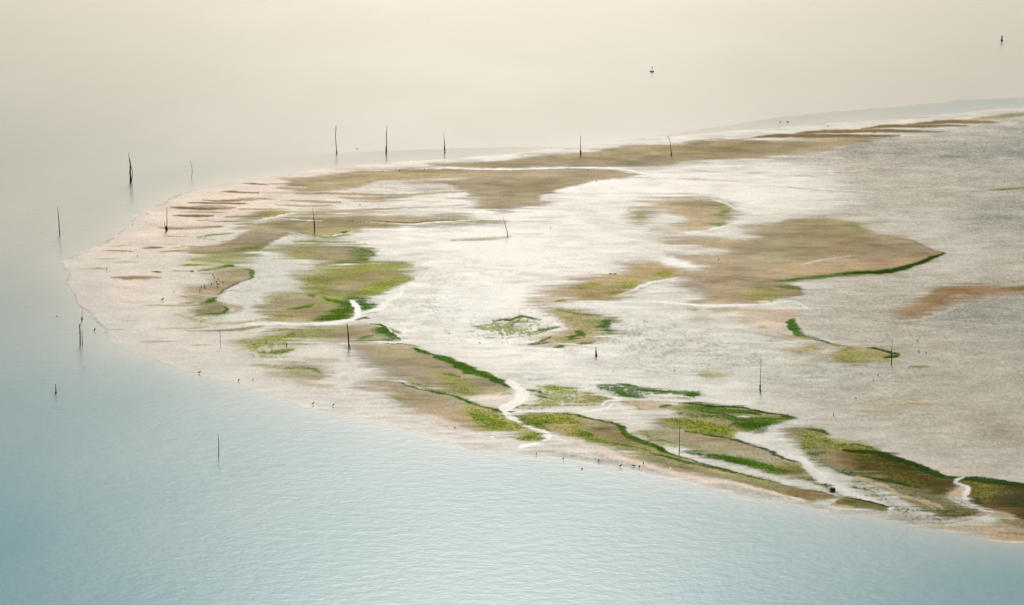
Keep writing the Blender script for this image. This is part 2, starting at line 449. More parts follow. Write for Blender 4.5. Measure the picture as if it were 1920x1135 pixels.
for s, c, w, a in (("E 770,120 850,117 930,122 990,126", 'h', 10, 1), ("E 840,122 930,122", 'o', 8, .7), ("E 1060,98 1140,95 1225,94", 'h', 14, 1),
                   ("E 1190,126 1310,123 1450,120", 'o', 14, 1), ("E 1370,86 1510,85", 'o', 8, .9), ("E 840,210 1010,210", 't', 8, 1),
                   ("E 590,258 700,256 810,257", 't', 9, 1), ("E 690,258 760,258", 'o', 8, 1), ("E 1360,231 1430,228 1510,225", 'g', 12, 1),
                   ("E 1160,280 1190,281 1220,283", 'n', 13, 1), ("E 1270,275 1360,274 1450,272", 'g', 8, .8), ("E 1430,273 1450,272", 'n', 9, .8),
                   ("E 840,320 960,322 1060,325 1200,325", 'r', 24, .9), ("E 900,318 960,330 1000,325", 'r', 22, .8), ("E 880,378 1000,378 1110,374", 'p', 14, 1),
                   ("E 840,450 950,440 1070,440", 'p', 60, .6), ("E 600,440 660,435", 'p', 24, .7), ("E 1080,531 1250,530 1420,527", 't', 11, 1),
                   ("E 1160,701 1400,703 1560,695", 't', 8, .9), ("E 1370,722 1640,718 1800,709 1918,692 F 60,685", 'o', 17, .9), ("E 1540,667 1800,660 1918,642", 't', 20, .8),
                   ("E 1060,805 1180,800 1300,800", 't', 14, .8), ("E 1420,832 1500,830 1580,829", 'r', 9, .6), ("E 700,180 900,180", 'g', 7, .35), ("E 820,95 960,80", 'g', 9, .4),
                   ("E 1280,105 1380,90", 'g', 9, .5), ("E 860,400 1000,400", 't', 8, .4), ("E 980,300 1200,290", 'p', 14, .5)):
    line(s, c, w, a)
for k in range(46):                         # fine streaks of the left beach
    x = rng.uniform(190, 430); y = rng.uniform(455, 640)
    L = rng.uniform(15, 60)
    line("O %f,%f %f,%f %f,%f" % (x, y, x + L / 2, y + rng.uniform(-.6, .6), x + L, y - rng.uniform(-.5, 1.5)), rng.choice(['t', 'f', 'g', 'w', 'p', 'w']), rng.uniform(1, 2.2), rng.uniform(.25, .6))
for k in range(60):                         # and of the far side
    x = rng.uniform(420, 1000); y = rng.uniform(335, 440)
    L = rng.uniform(25, 110)
    line("O %f,%f %f,%f %f,%f" % (x, y, x + L / 2, y + rng.uniform(-.6, .6), x + L, y - rng.uniform(-1, 1.5)), rng.choice(['t', 'w', 'p', 'w']), rng.uniform(0.8, 2.), rng.uniform(.2, .5))
for k in range(120):                        # streaks of the rippled right side
    x = rng.uniform(1350, 1950); y = rng.uniform(290, 760)
    L = rng.uniform(40, 160)
    line("O %f,%f %f,%f %f,%f" % (x, y, x + L / 2, y + rng.uniform(-1, 1), x + L, y + rng.uniform(-1, 5)), rng.choice(['w', 'u', 'w', 'q', 't']), rng.uniform(0.8, 2.4), rng.uniform(.15, .45), sp=.5)
for k in range(150):                        # water marks of the middle
    x = rng.uniform(740, 1500); y = rng.uniform(430, 780)
    L = rng.uniform(15, 70); q = rng.uniform(-.12, .05)
    line("O %f,%f %f,%f %f,%f" % (x, y, x + L / 2, y + L / 2 * q + rng.uniform(-1, 1), x + L, y + L * q), rng.choice(['w', 'w', 'f', 'q', 't']), rng.uniform(0.8, 3), rng.uniform(.1, .3), sp=.5)

# ------------------------------------------------------------------ middle green banks
poly("F 110,115,16 180,90,14 400,80,6 640,85 800,100 870,130 880,158 850,185 830,215 700,215 540,226 480,226 560,200,10 450,190,18 300,160,18 180,125,16", 'o', 0.95, 4)
poly("F 450,130 600,110 760,130 720,200 560,190", 'b', 0.9, 14)
poly("F 180,95 420,90 440,140 320,160 200,125", 'g', 0.5, 14, 0.4)
poly("F 700,100 800,102 868,132 878,158 850,185 830,214 640,215 640,200 740,180 720,130", 'n', 0.6, 8, 0.2)
line("F 780,105 850,130 872,160", 'n', 14, .7, 4); line("F 720,212 800,208 840,185", 'n', 18, .7, 4)
line("F 470,232 620,224 860,216 930,206", 'w', 7, 1, 1.5)
poly("F 860,215 960,205 1100,208 1205,232,6 1110,250 1040,275 1155,282 1050,291 1145,310 1175,330,6 1100,370 1000,420 900,460 720,477 705,520 722,600 690,640 600,652 500,656 300,652 150,655,12 40,640,16 "
     "60,600,16 150,560,12 60,560,20 110,490,16 250,440,16 350,430,16 330,350,20 400,290,20 560,250,14 750,230", 'g', 0.85, 4)
poly("F 400,300 700,260 1000,230 1150,240 1030,270 1000,300 800,310 560,420 380,430", 'o', 0.55, 16)
poly("F 640,400 760,325 850,303 1000,320 930,352 800,392 680,425", 'b', 0.9, 10)
poly("F 80,530,18 200,460,16 380,452 500,490 400,520 250,570 90,590,18", 'b', 0.9, 8)
poly("F 250,600 400,560 540,522 620,545 560,590 480,632 250,652 180,630", 'b', 0.85, 8)
poly("F 100,600,14 300,595 380,620 250,652 120,652,14", 't', 0.5, 12)
poly("F 470,648 560,590 640,545 705,500 725,480 710,560 725,600 692,640 600,652", 'n', 0.9, 5, 0.2)
poly("F 560,640 640,580 700,560 722,600 690,640 620,650", 'd', 0.25, 8, 0.4)
line("F 385,462 410,455 430,470", 'n', 22, .7, 5); line("F 490,462 560,488 640,505 700,492", 'n', 20, .75, 5, .2)
line("F 240,562 340,545 450,523", 'n', 14, .75, 4, .2); line("F 1030,282 1090,280 1140,283", 'n', 7, .6, 2)
line("F 780,440 900,400 1050,350", 'g', 50, .6, 12); line("F 850,280 950,290 1040,280", 'n', 20, .25, 8)
line("F 600,480 660,510 700,540", 'n', 30, .5, 6)
poly("F 750,490 830,480 892,530 862,560 770,562", 'n', 0.85, 6, 0.45)
line("F 740,642 800,625 850,632", 'n', 14, .7, 3, .4); line("F 820,590 900,575", 'n', 8, .6, 3, .4)
# creek through it
line("F -60,668 60,672 150,668 300,676 480,671 600,661 700,646 745,625 770,595", 'w', 20, 1.0, 2.2, taper=0.4)
line("F 765,600 742,545 722,492", 'w', 24, 1.0, 2.5, 0.2, taper=0.5)
line("F 750,600 850,572 930,550 1010,495 1130,400", 'w', 24, 0.9, 4, 0.2)
line("F -60,725 60,716 200,709 320,702", 'w', 8, .8, 2)
# banks below the creek
poly("E 1740,800,14 1918,770 F 130,722 285,722 302,738 250,782 130,812 0,838 E 1918,838 1800,830", 'b', 0.8, 6)
poly("F -100,800 100,780 250,740 298,735 250,782 120,815 0,838", 'n', 0.55, 8, 0.5)
line("F 225,775 260,755 298,735", 'n', 18, .9, 3); line("F 30,728 140,715 260,702", 'g', 10, .7, 4, .4)
poly("O 440,640,14 480,628 555,625 552,655 530,668 490,672 455,658", 'g', 0.55, 14, 0.7)
line("F 20,890 150,885 290,862", 'g', 34, .8, 8, .5); line("F 100,892 200,885 270,870", 'n', 16, .6, 4, .5)
poly("F 290,800,20 330,720,16 520,690,14 680,672 860,668 945,683 1005,738 1075,790 1082,801 720,807 600,802,10 400,790,18", 'y', 0.55, 5)
poly("F 520,760,18 650,690 860,680 920,720 900,780 720,803 600,800", 'b', 0.85, 10)
poly("F 320,720 560,700 540,770 340,780", 'g', 0.5, 14, 0.5)
poly("F 905,690 960,692 1010,730 1075,788 1000,790 955,765 920,725", 'n', 0.95, 5, 0.15)
line("F 845,670 930,684 1000,735 1078,792", 'n', 12, .9, 2.5); line("F 770,782 830,770 890,752", 'n', 16, .7, 5, .2)
line("F 700,802 850,792 1000,792 1075,798", 'n', 14, .6, 3); line("F 950,700 1000,745", 'd', 12, .5, 3)
line("F 620,812 700,815 900,805 1100,814 1220,842", 'w', 7, 1, 1.4); line("F 925,664 1010,718 1080,778 1160,803", 'w', 8, .9, 2)
poly("O 655,648,14 705,644 755,646 780,654 812,665 850,674 885,690 920,702 950,718 957,725 937,734 900,739 872,742,6 850,738,8 815,728,12 780,717,14 740,703,16 712,688,16 680,670,16", 'b', 1.0, 3)
poly("O 820,700 860,705 900,718 940,730 900,739 872,741 840,730", 'g', 0.65, 8, 0.2)
poly("O 690,655 760,652 800,668 740,680", 'o', 0.35, 12); line("O 745,675 820,690 880,700", 'o', 8, .4, 6)
line("O 830,700 855,704 862,708", 'n', 5, .6, 3, .3)
poly("O 770,653 782,653 812,664 850,673 885,689 920,702 950,717 957,725 948,728 925,717 895,705 870,699 850,688 842,680 812,670", 'n', 1.0, 2.2)
line("O 845,676 870,688 900,700 940,720 955,726", 'd', 4.5, .35, 3, .3); line("O 770,654 785,656 800,660", 'd', 3.5, .45, 2)
line("O 720,645 760,646 790,652", 'n', 2, .7, 2)
# lower bank
poly("I 730,155,14 850,140 950,137 1080,150 1180,190 1300,215 1420,240 1540,278 1640,313 1750,343 1830,370 1900,420 J 300,462 375,492 430,520,6 300,520,8 "
     "I 1918,510,10 1700,512,10 1500,470,10 1300,392,12 1150,330,14 1000,230,16 850,190,16", 'b', 0.95, 4)
poly("I 1550,290 1830,370 1900,420 J 280,470 I 1918,510 1750,510 1650,470 1560,400", 'g', 0.8, 10, 0.3)
poly("I 880,160 1080,190 1250,230 1300,330 1200,330 1050,250", 'y', 0.4, 16, 0.4)
line("I 740,152 850,143 960,142", 't', 10, .7)
line("I 1060,148 1180,188 1300,214 1420,238 1540,276 1640,312 1750,343 1830,370 1900,418 J 260,440", 'n', 16, 0.85, 3)
line("I 1550,280 1640,315 1750,345 1825,368", 'd', 13, 0.6, 2.5); line("I 1780,360 1820,370", 'd', 26, .6, 4)
line("I 1120,130 1200,165 1300,180", 'g', 24, .75, 7, .3); line("I 1250,190 1420,225", 'n', 14, .5, 4)
line("I 1300,200 1500,215 1640,230 1830,215", 'g', 40, .5, 10, .2)
line("I 1040,245 1130,310", 'g', 22, .6, 8, .5); line("I 1650,470 1850,500 J 260,490", 'n', 14, .5, 5, .5)
line("I 1120,360 1300,400 1450,465 1600,525 1750,530", 'p', 30, .9, 10); line("I 1200,365 1400,380 1600,420", 't', 18, .5, 10)
line("I 1600,265 1750,260 1880,275 J 200,300", 'p', 26, .7, 8); line("I 1830,240 1880,232 1915,240", 'g', 12, .8, 3)
poly("I 120,40,16 240,18 400,18 490,50 540,105,12 470,140,12 350,130,12 240,95,16", 'o', 0.8, 10, 0.2)
line("I 220,45 330,38 420,48 500,78", 'n', 20, .65, 6, .3); line("I 100,70 250,110 400,160 560,180", 't', 30, .5, 14)
line("I -40,20 150,30", 'y', 20, .5, 8, .5); line("F 400,940 500,945 600,940", 't', 30, .5, 12); line("F 200,960 380,960", 'o', 16, .5, 6, .4)
line("F 900,975 1000,965", 'y', 14, .6, 5, .3)

# ------------------------------------------------------------------ right middle banks
poly("C 1000,870,25 1160,850,16 1350,845,12 1480,860 1540,890 1670,938 1590,972 1645,1020 1560,1060 1400,1092,8 1250,1102,16 1100,1085,25 1270,1060,20 1300,1030,20 1200,960,20 1040,910,25", 't', 0.95, 5)
poly("C 1200,880 1400,870 1540,900 1580,980 1540,1040 1350,1060 1330,980", 'b', 0.8, 14)
poly("C 1510,900 1560,895 1665,938 1590,972 1645,1020 1540,1060 1500,1040 1560,990", 'n', 0.5, 8, 0.1)
line("C 1560,960 1620,930", 'n', 22, .4, 5); line("C 1600,1030 1540,1055", 'n', 16, .4, 5)
poly("C 860,985,14 940,960 1045,970 1000,1000 960,1025 900,1012,12", 'y', 0.8, 8)
line("C 940,972 1000,970", 'g', 20, .6, 5); line("C 860,930 920,938", 't', 8, .5)
line("C 1250,1105 1400,1095 1560,1065 1680,1030", 'w', 10, .9, 3); line("C 1480,845 1600,890 1690,930", 'w', 12, .8, 3)
poly("D -200,1090,16 0,1050,10 130,1010 250,998 420,995 560,1010 640,1040 720,1085 850,1115 950,1135 H 1000,15 1080,40 1180,90 1300,135,2 1270,165 1200,210 1100,240 1000,275 830,297 650,303 400,327 250,347 150,367 220,390 272,410 240,455 100,467 20,482 -60,500 "
     "G 1800,520 1450,517,10 1350,500,14 1470,470,14 1400,420,14 1270,370,20 1400,330,20 1250,292,20 1450,255,10 1500,245 1380,215,10 1250,170,16 1200,160,16 1400,165,14 1600,150,10 1650,120,10 1550,90,16 1400,70,16 1200,40,20 1300,22,16 1450,28,10 1600,37 1760,33 1900,20", 'b', 1.0, 3.5)
poly("G 1080,40,25 1350,30 1600,40 1600,80 1400,75", 't', 0.6, 14)
poly("G 1450,300 1700,300 1750,420 1700,510 1450,510 1480,460 1400,400", 't', 0.55, 25)
poly("D 250,1000 420,995 600,1020 720,1080 H 900,10 700,100 300,200 0,180 D 0,1060", 'o', 0.55, 25)
poly("H 300,20 700,20 1000,60 1150,110 900,150 600,120 300,150", 'h', 0.45, 25)
poly("H -80,300 100,255 300,220 600,165 900,175 1160,185 1100,215 950,245 600,280 300,305 0,330", 't', 0.8, 10)
poly("H 700,200 900,180 1150,188 1050,225 800,250", 'r', 0.45, 10); line("H 1000,130 1150,140 1270,140", 'r', 30, .45, 10)
line("H 240,225 420,190 620,162", 'p', 8, .8, 3); line("H 400,230 600,215", 't', 10, .7, 5)
line("H 60,352 200,335 400,315 600,293 830,280 1000,256 1150,214 1250,165 1305,137", 'n', 34, .75, 5, taper=.7)
line("H 560,297 700,288 830,281 1000,256 1150,214 1250,167 1303,137", 'd', 26, .9, 3.5, taper=.8)
line("H 950,30 1080,45 1200,97 1303,135", 'k', 9, .4, 5); line("D 560,1020 650,1060 760,1100", 'o', 40, .7, 10); line("D 590,1045 680,1070", 'n', 22, .35, 6)
poly("G 1760,450 1850,400 1918,410 H 60,430 100,465 0,480 G 1850,515", 'g', 0.7, 12); line("H 60,395 160,395 260,412", 'n', 30, .7, 5); line("H 100,350 250,330", 'n', 20, .4, 6)
line("H 20,500 60,492", 'g', 14, .5, 4); line("H 30,320 200,290 500,260", 't', 12, .5, 6)
poly("G 270,420,25 430,385,20 560,340,18 750,308,14 870,262,10 800,215,16 980,222 1060,200,8 1110,205 1150,225 1290,246,8 1230,290,12 1200,312,8 1000,362 950,400 850,440 700,470 560,487,8 430,460,16 300,450,25", 't', 0.95, 5)
poly("G 420,400 700,340 1000,270 1200,280 1150,310 950,380 800,440 560,475", 'y', 0.55, 12)
for s, w in (("G 500,400 580,385 640,370", 30), ("G 840,395 890,378 960,360", 44), ("G 720,450 780,435 830,430", 36), ("G 1080,300 1140,288 1210,280", 40), ("G 540,468 600,460", 16)):
    line(s, 'g', w, .7, 7, .1)
line("G 1090,200 1160,226 1300,248 1450,252 1600,246", 'n', 4, .45, 2)
poly("G 1080,180,12 1180,170 1290,200 1400,240 1300,244 1160,222 1110,195", 'w', 1, 4)
line("G 680,288 730,290", 'w', 6, .8); line("G 730,294 790,295", 'r', 6, .9, 1.5)
poly("G 130,515,16 180,485,16 260,500 380,485 420,495 330,517 220,535", 't', 0.8, 8); line("G 330,502 380,492 415,494", 'g', 18, .9, 4)
line("G -60,600 150,550 400,530 600,540", 'w', 10, .8, 4); line("G 420,490 550,500 800,505 950,485", 'w', 10, .8, 3); line("G 600,520 1000,500 1300,520 1500,535 1918,522 H 200,500 300,560", 'w', 16, .95, 4)
line("G 800,455 950,400 1050,360 1250,320", 'w', 16, .9, 4)
poly("F 1650,690,16 1800,650 1900,620 G 50,610 120,620 210,638 245,670 352,690 330,710 200,742 0,772 F 1800,790,16 1700,740,18", 'g', 0.55, 8, 0.78)
line("F 1790,655 1850,635 1918,640 G 60,612 140,622 215,637", 'n', 16, .85, 3, .2); line("G -10,690 30,665 70,640", 'n', 14, .7, 3, .3); line("G 185,728 260,710 350,692", 'n', 20, .7, 4, .3)
line("G -60,785 0,772 150,752 280,715 360,690", 'd', 4, .5, 1.5, .3); line("F 1640,690 1700,685", 'g', 16, .8, 4, .3)
poly("G 40,680 120,665 180,680 100,700", 'w', .8, 6, .4)
poly("G 300,575 330,563 400,575 540,585 680,605 775,626 720,690 795,720 690,746 550,822 400,846 150,828 90,822 300,790 200,772,12 370,700 350,620", 't', 0.8, 8, .35)
poly("G 340,600 560,600 760,640 720,720 560,800 300,830 180,820 400,740", 'g', 0.5, 10, .72)
poly("G 330,565 540,585 680,605 640,640 480,640 380,600", 'y', 0.6, 8, 0.3)
poly("G 590,705 640,670 700,638 770,625 720,690 795,722 690,746 650,712", 'n', 0.8, 5, 0.4)
for s, w in (("G 480,725 510,735 540,770", 30), ("G 390,775 460,765 540,750", 22), ("G 130,825 220,815 310,800", 18), ("G 510,820 560,818 620,805", 16), ("G 330,845 380,838 410,832", 18), ("G 330,568 480,592 680,608", 12), ("G 420,790 500,780", 16), ("G 180,805 300,770", 14), ("G 640,690 690,680 730,640", 30)):
    line(s, 'n', w, .7, 4, .4)
poly("G 250,650 320,640 370,680 330,690 270,670", 'w', 0.9, 5)
poly("H -200,640,25 -60,580,16 0,562 130,565 200,590 222,640 215,720 100,720,20 -40,700,25", 't', 0.75, 6)
poly("H -60,650 60,630 140,690 80,735 -60,720", 'p', 0.7, 14)
line("H 205,630 195,655 205,690 215,720 245,752 300,772 370,788", 'n', 42, .95, 3.5, taper=.75)
line("H 60,742 200,765 340,790", 't', 18, .8, 4); line("H -80,745 100,770 200,790", 'y', 10, .4, 6)
line("H 350,790 440,806 530,829 600,832", 'd', 16, .9, 2.5); line("H 440,815 520,832 570,835", 'n', 12, .7, 2.5)
line("H -100,815 100,808 250,800 370,792", 'w', 6, .9, 2)
poly("H 150,885,16 300,820,8 480,815 560,838 420,850 370,880 250,900,12", 't', 0.8, 6); line("H 280,850 330,840 360,860", 'g', 26, .6, 7, .3); line("H 190,890 280,870", 'y', 18, .7, 8, .3)
poly("H 480,925,16 530,870,10 630,840 780,848 900,868 1012,905 960,927 800,950,6 640,972,10 530,957,14", 'y', 0.95, 4, 0.1)
poly("H 700,855 800,855 920,880 900,910 760,900", 'b', 0.6, 12); line("H 560,900 650,910 760,905", 'g', 26, .5, 8, .3)
line("H 770,846 850,860 920,880 1000,903", 'd', 13, .9, 2.5, taper=.6); line("H 860,920 930,917 1005,905", 'd', 20, .85, 3); line("H 900,880 960,900", 'd', 14, .6, 3)
line("H 230,620 260,730 360,780 600,826 780,840", 'w', 16, .6, 6)
poly("H 980,600,25 1020,540,20 1100,510,16 1180,450,14 1300,400,12 1500,380 1680,378 1918,383 2400,390 2400,435 1918,436 1760,444 1600,480 1500,497 1420,502 1350,542 1240,572 1150,610,16 1030,635,25", 'r', 0.85, 6, 0.15)
line("H 1180,470 1290,420 1420,410 1560,440", 'h', 36, .6, 9, .3); line("H 1230,510 1330,520", 'h', 40, .6, 9, .3); line("H 1720,410 1918,405 2300,410", 'h', 34, .9, 6, .2); line("H 1380,470 1480,450", 't', 22, .6, 8)
line("H 960,640 1100,640 1250,600 1400,550", 'w', 10, .5, 5)

# ------------------------------------------------------------------ foreground banks
poly("J 320,200 400,190 480,180 560,168 640,185 780,210 890,240 995,270 900,300 800,322 560,342 430,362 250,357 330,320 400,270", 'g', 0.55, 8, 0.75)
poly("J 490,178 560,168 640,185 720,200 700,235 600,230 520,205", 'g', 0.8, 6, 0.25)
poly("J 780,225 890,240 995,270 900,300 780,300 740,260", 'y', 0.75, 7, 0.3)
for s, w in (("J 300,195 420,215 520,250", 20), ("J 420,240 500,270", 20), ("J 250,350 330,320 380,335", 20), ("J 760,218 820,230", 12), ("J 880,262 995,272", 12), ("J 280,345 420,350", 14)):
    line(s, 'n', w, .55, 4, .7)
poly("J 860,185,8 960,152 1080,153 1200,180 1350,200 1500,213 1620,223 1655,245 1580,266 1450,245 1250,230 1200,240 1260,265 1150,273 1040,243 950,212", 'n', 0.62, 4, 0.65)
for s, w in (("J 1040,155 1120,170 1200,185", 16), ("J 1180,200 1300,212 1450,222", 18), ("J 1560,245 1600,240 1650,245", 34), ("J 1040,225 1110,245 1180,258", 24), ("J 880,180 980,195", 10)):
    line(s, 'n', w, .8, 3, .35)
line("J 1240,250 1400,262 1600,275", 't', 14, .5, 6, .3)
poly("J 0,230 120,225 230,215 270,260 200,310 100,320 0,315", 'p', 0.55, 14)
line("J 225,150 295,210 312,265 262,310 195,335 178,355", 'w', 46, 1, 3, taper=.2)
line("J 178,340 190,380 235,420 330,460 420,495 470,535 470,570 410,600 315,632", 'w', 34, 1, 2.4, taper=.35)
line("J 440,590 560,620 800,620", 'q', 14, .4, 6)
line("J 200,374 400,367 580,371 720,379 850,361 960,335 1000,300", 'w', 14, 1, 2.4, .1)
line("J 900,330 920,300 960,288 1050,285 1200,284 1340,300", 'w', 14, 1, 2.4); line("J 880,240 980,255 1060,275", 'w', 18, .8, 4)
line("J 198,368 225,369 255,370", 'd', 6, .8, 1.5)
line("J 1060,292 1180,288 1320,297 1400,315", 'k', 4, .7, 1.4)
poly("J 1080,298,8 1250,292 1400,310 1445,326 1350,347 1200,342", 't', 0.8, 6); line("J 1350,340 1400,325 1450,318", 'n', 18, .75, 4, .3); line("J 1170,320 1200,345 1240,350", 'g', 16, .5, 5, .5); line("J 1060,290 1120,300", 'n', 8, .7, 2)
poly("J 265,398 330,385 400,378 580,378 720,388 880,430 1030,462 1085,490 1070,520 1180,568 1290,618 1400,670 1500,712 1700,770 1918,825 K 300,1080 580,1130 L 0,690 130,712 250,745 265,757 150,770 0,775,4 J 1918,890,8 1800,860,8 1600,822,8 1400,790,8 1200,720,10 1000,640,10 850,600,8 700,572,8 600,542,8 470,500 380,470 300,430", 'y', 0.75, 3)
poly("J 270,400 500,385 720,400 760,470 700,540 560,510 420,470 310,430", 'g', 0.8, 8, 0.45)
poly("J 740,432 880,445 1030,470 1000,500 860,470", 'b', 0.95, 6); poly("J 830,505 1000,510 1090,555 1230,590 1310,625 1260,625 1100,590 940,545", 'h', 0.85, 8)
poly("J 540,490,12 640,480 740,520 760,560 640,540", 't', 0.85, 8); line("J 600,400 750,405 850,440", 't', 12, .6, 4); line("J 850,490 960,500", 'k', 5, .6, 2)
line("J 560,383 720,393 880,432 1030,466 1090,492", 'n', 13, .9, 2.5); line("J 560,390 660,398", 'o', 18, .5, 4)
line("J 1020,468 1060,500 1110,545 1190,580 1300,625 1400,672 1500,712", 'n', 30, .85, 3); line("J 1040,475 1075,488", 'n', 24, .8, 3); line("J 1285,618 1340,645 1420,680", 'd', 18, .75, 2.5)
line("J 1100,545 1230,590", 'k', 8, .5, 3); line("J 750,515 800,535 860,555", 'n', 34, .75, 5, .4); line("J 700,480 800,560", 'g', 30, .6, 7, .3)
line("J 620,532 720,540 860,575 980,600 1150,630 1290,670", 'n', 18, .65, 3, .35); line("J 1280,680 1450,722 1650,770 1918,828 K 300,1082 540,1128", 'n', 18, .8, 3, .25); line("J 1290,685 1420,715 1600,760", 'd', 10, .5, 3, .4)
line("J 1480,705 1700,765 1918,824 L -60,680", 'd', 10, .7, 2.5)
line("J 1500,740 1700,795 1918,850", 't', 16, .7, 5); line("J 1450,770 1650,820 1918,880 L 0,745", 'h', 22, .55, 6)
line("J 1600,810 1800,845 1918,868", 'o', 10, .7, 4)
poly("L -60,685 130,714 250,746 262,757 150,768 0,765 -100,730", 'h', 0.8, 4); line("L -60,686 130,713 255,747", 'x', 10, .7, 3); line("L -80,765 60,772 160,765", 'y', 10, .6, 4)
line("J 600,560 860,640 1000,700 1250,765 1500,842 1700,890 1918,905 L 0,775", 'p', 30, .95, 5, taper=.5); line("J 960,640 1200,730 1500,805 1750,865", 't', 14, .6, 6)
line("J 270,400 360,450 500,510", 'n', 30, .45, 6, .6); line("J 400,450 480,480 510,520", 'd', 24, .4, 5, .7)
poly("J 290,565 340,530 400,518 440,535 430,575 380,582 320,580", 'g', 0.85, 5, 0.25); line("J 330,560 380,555", 'n', 20, .6, 4, .3)
line("J 200,600 300,600 420,600", 'p', 30, .6, 8); line("J 380,520 300,560", 't', 10, .4, 5)
line("J 230,440 300,490 260,500", 'g', 30, .7, 6, .4)

poly("J 1160,520,14 1280,495 1370,493 1500,505 1700,540 1918,587 K 160,690 460,750 700,830 900,900 1070,970 1250,1010 1320,1060 L 95,560 102,600 70,608 20,605 K 900,1134 800,1105 600,1045 450,1005 280,962 100,932 J 1800,720 1600,660 1480,625 1380,600,8 1270,560,14", 'y', 0.55, 3, .15)
poly("K -120,650,8 0,672 160,695 460,755 700,835 920,915 880,930 700,890 460,820 200,780 0,765 -160,740,14", 'b', 0.97, 6)
poly("K 250,740 460,770 680,850 600,860 400,800", 'h', 0.45, 10)
poly("K -60,870 100,880 280,930 480,955 800,1030 1000,1080 1000,1134 850,1110 600,1045 450,1005 280,962 60,925", 'n', 0.85, 4, 0.4)
poly("K 880,960 1070,985 1240,1015 1310,1060 1330,1150 L 100,590 40,605 K 1000,1150 900,1050", 'y', 0.6, 6, 0.3); poly("K 950,990 1100,1000 1250,1030 1310,1080 1320,1134 1150,1150 1000,1080", 'k', 0.45, 8, 0.5)
poly("K 560,900 760,920 900,960 880,1010 700,960", 't', .5, 10, .2)
line("K -120,648 0,663 160,692 460,752 700,832 900,902 1075,972 1180,1000", 'd', 24, .92, 2.2, taper=.5); line("K 860,880 980,925 1080,970", 'd', 22, .6, 3)
line("K 1180,1000 1290,1040 1325,1090 L 95,570 98,600", 'k', 20, .7, 3)
line("J 1250,600 1330,570 1480,610", 'n', 16, .6, 5, .6); line("J 1200,510 1330,590 1500,640", 'g', 50, .5, 10, .7)
poly("L -90,625 0,603 100,610 200,650 262,690 325,742 295,752 240,722 100,655 0,625", 'o', 0.75, 4, 0.5); line("L 90,610 200,655 262,700", 'k', 5, .7, 2); line("L 262,700 300,720 325,745", 't', 24, .7, 4)

poly("J 1400,338,6 1480,310 1700,308 1918,330 K 200,368 400,374 600,393 800,443 950,460 1060,480 1142,500 1050,546 900,582 830,612 780,662 700,672 500,652 460,682 450,742 200,692 0,662 J 1700,535 1500,500 1350,485,10 1290,445,14 1380,405,12 1500,382,8 1430,352", 'y', 0.72, 3, .12)
poly("K 0,350 400,375 700,420 740,470 500,470 250,440 60,420 -100,390", 'n', 0.85, 5, 0.4)
poly("K 480,500 900,480 1130,500 1000,550 830,612 780,660 700,670 560,620", 'n', 0.85, 5, 0.45)
poly("K -100,430 100,450 300,480 260,520 100,560 -60,500", 't', 0.55, 10, 0.4); poly("K -60,560 200,600 430,660 440,738 200,690 0,650 -100,610", 'g', 0.85, 6, 0.45)
line("K -160,338 0,347 200,369 400,376 600,396 800,445 1000,470 1138,499", 'd', 18, .85, 2.2, taper=.6); line("K 980,490 1060,492 1130,500", 'd', 32, .75, 3); line("K 590,440 680,455 750,472", 'd', 26, .7, 3, .2); line("K 700,420 800,450", 'd', 30, .5, 4, .2)
line("K 60,425 180,440 300,455 400,480 490,510", 'd', 22, .65, 3, .25); line("K 600,540 650,560 690,590", 'd', 32, .6, 4, .4); line("K 690,650 760,630 840,600", 'd', 36, .6, 4, .4); line("K 830,490 940,485 1000,480", 'd', 8, .6, 2.5)
line("K 160,370 250,378", 'd', 26, .7, 3); line("K 460,490 540,487 620,492", 'w', 16, .9, 2.5, .2); line("K 140,530 230,540", 't', 20, .6, 4)
line("K 620,660 900,590 1120,540 1400,480", 'w', 24, .5, 8)
poly("K 480,740 480,680 700,690 830,640 900,610 1050,560 1150,560 1000,680 950,780 900,880 700,800", 'f', .75, 6); line("K 520,720 760,790 1000,900 1250,980 1340,1040", 'w', 60, .6, 8, .3)

poly("K 1020,640,14 1200,600,8 1370,610 1520,680 1560,740 1700,800 1918,850 L 210,300 330,345 480,370 600,430 700,470 800,500 920,540 1020,590 1080,610 1140,607 1132,650 1112,740 1160,790 1310,845 1300,870 1200,900,6 1100,912,6 1000,892,6 850,832 720,742,5 660,722 540,672 450,642 390,622 380,590 300,562 200,532 100,492 30,442,8 0,400,10", 'Y', 0.65, 4, .2)
poly("L 330,400 560,420 720,480 920,550 1080,620 1130,640 1100,720 1040,740 850,690 600,600 420,560 330,500", 'k', 0.95, 6, 0.12)
poly("L 100,380 330,400 420,450 400,540 300,540 180,480", 'h', 0.6, 6, 0.35); poly("L 560,680,7 720,690 950,760 1160,800 1300,850 1200,890 1080,880 900,800 720,730", 'k', 0.55, 10, 0.2)
poly("L 0,290 100,260 210,300 330,350 480,375 560,425 400,420 250,400 100,390 20,440", 'g', 0.6, 6, 0.55); poly("L 120,490 250,520 380,560 400,610 300,570 150,520", 'm', .4, 8, .6)
for s, w, a in (("L 40,250 130,262 200,295", 26, .7), ("L 0,300 90,310", 20, .6), ("L 150,340 220,345", 20, .6), ("L 20,430 120,440 200,425", 26, .6), ("L 260,375 420,370 560,410", 18, .6), ("L 340,530 400,600", 40, .45), ("L 200,530 300,560 370,600", 16, .5)):
    line(s, 'm', w, a, 4, .5)
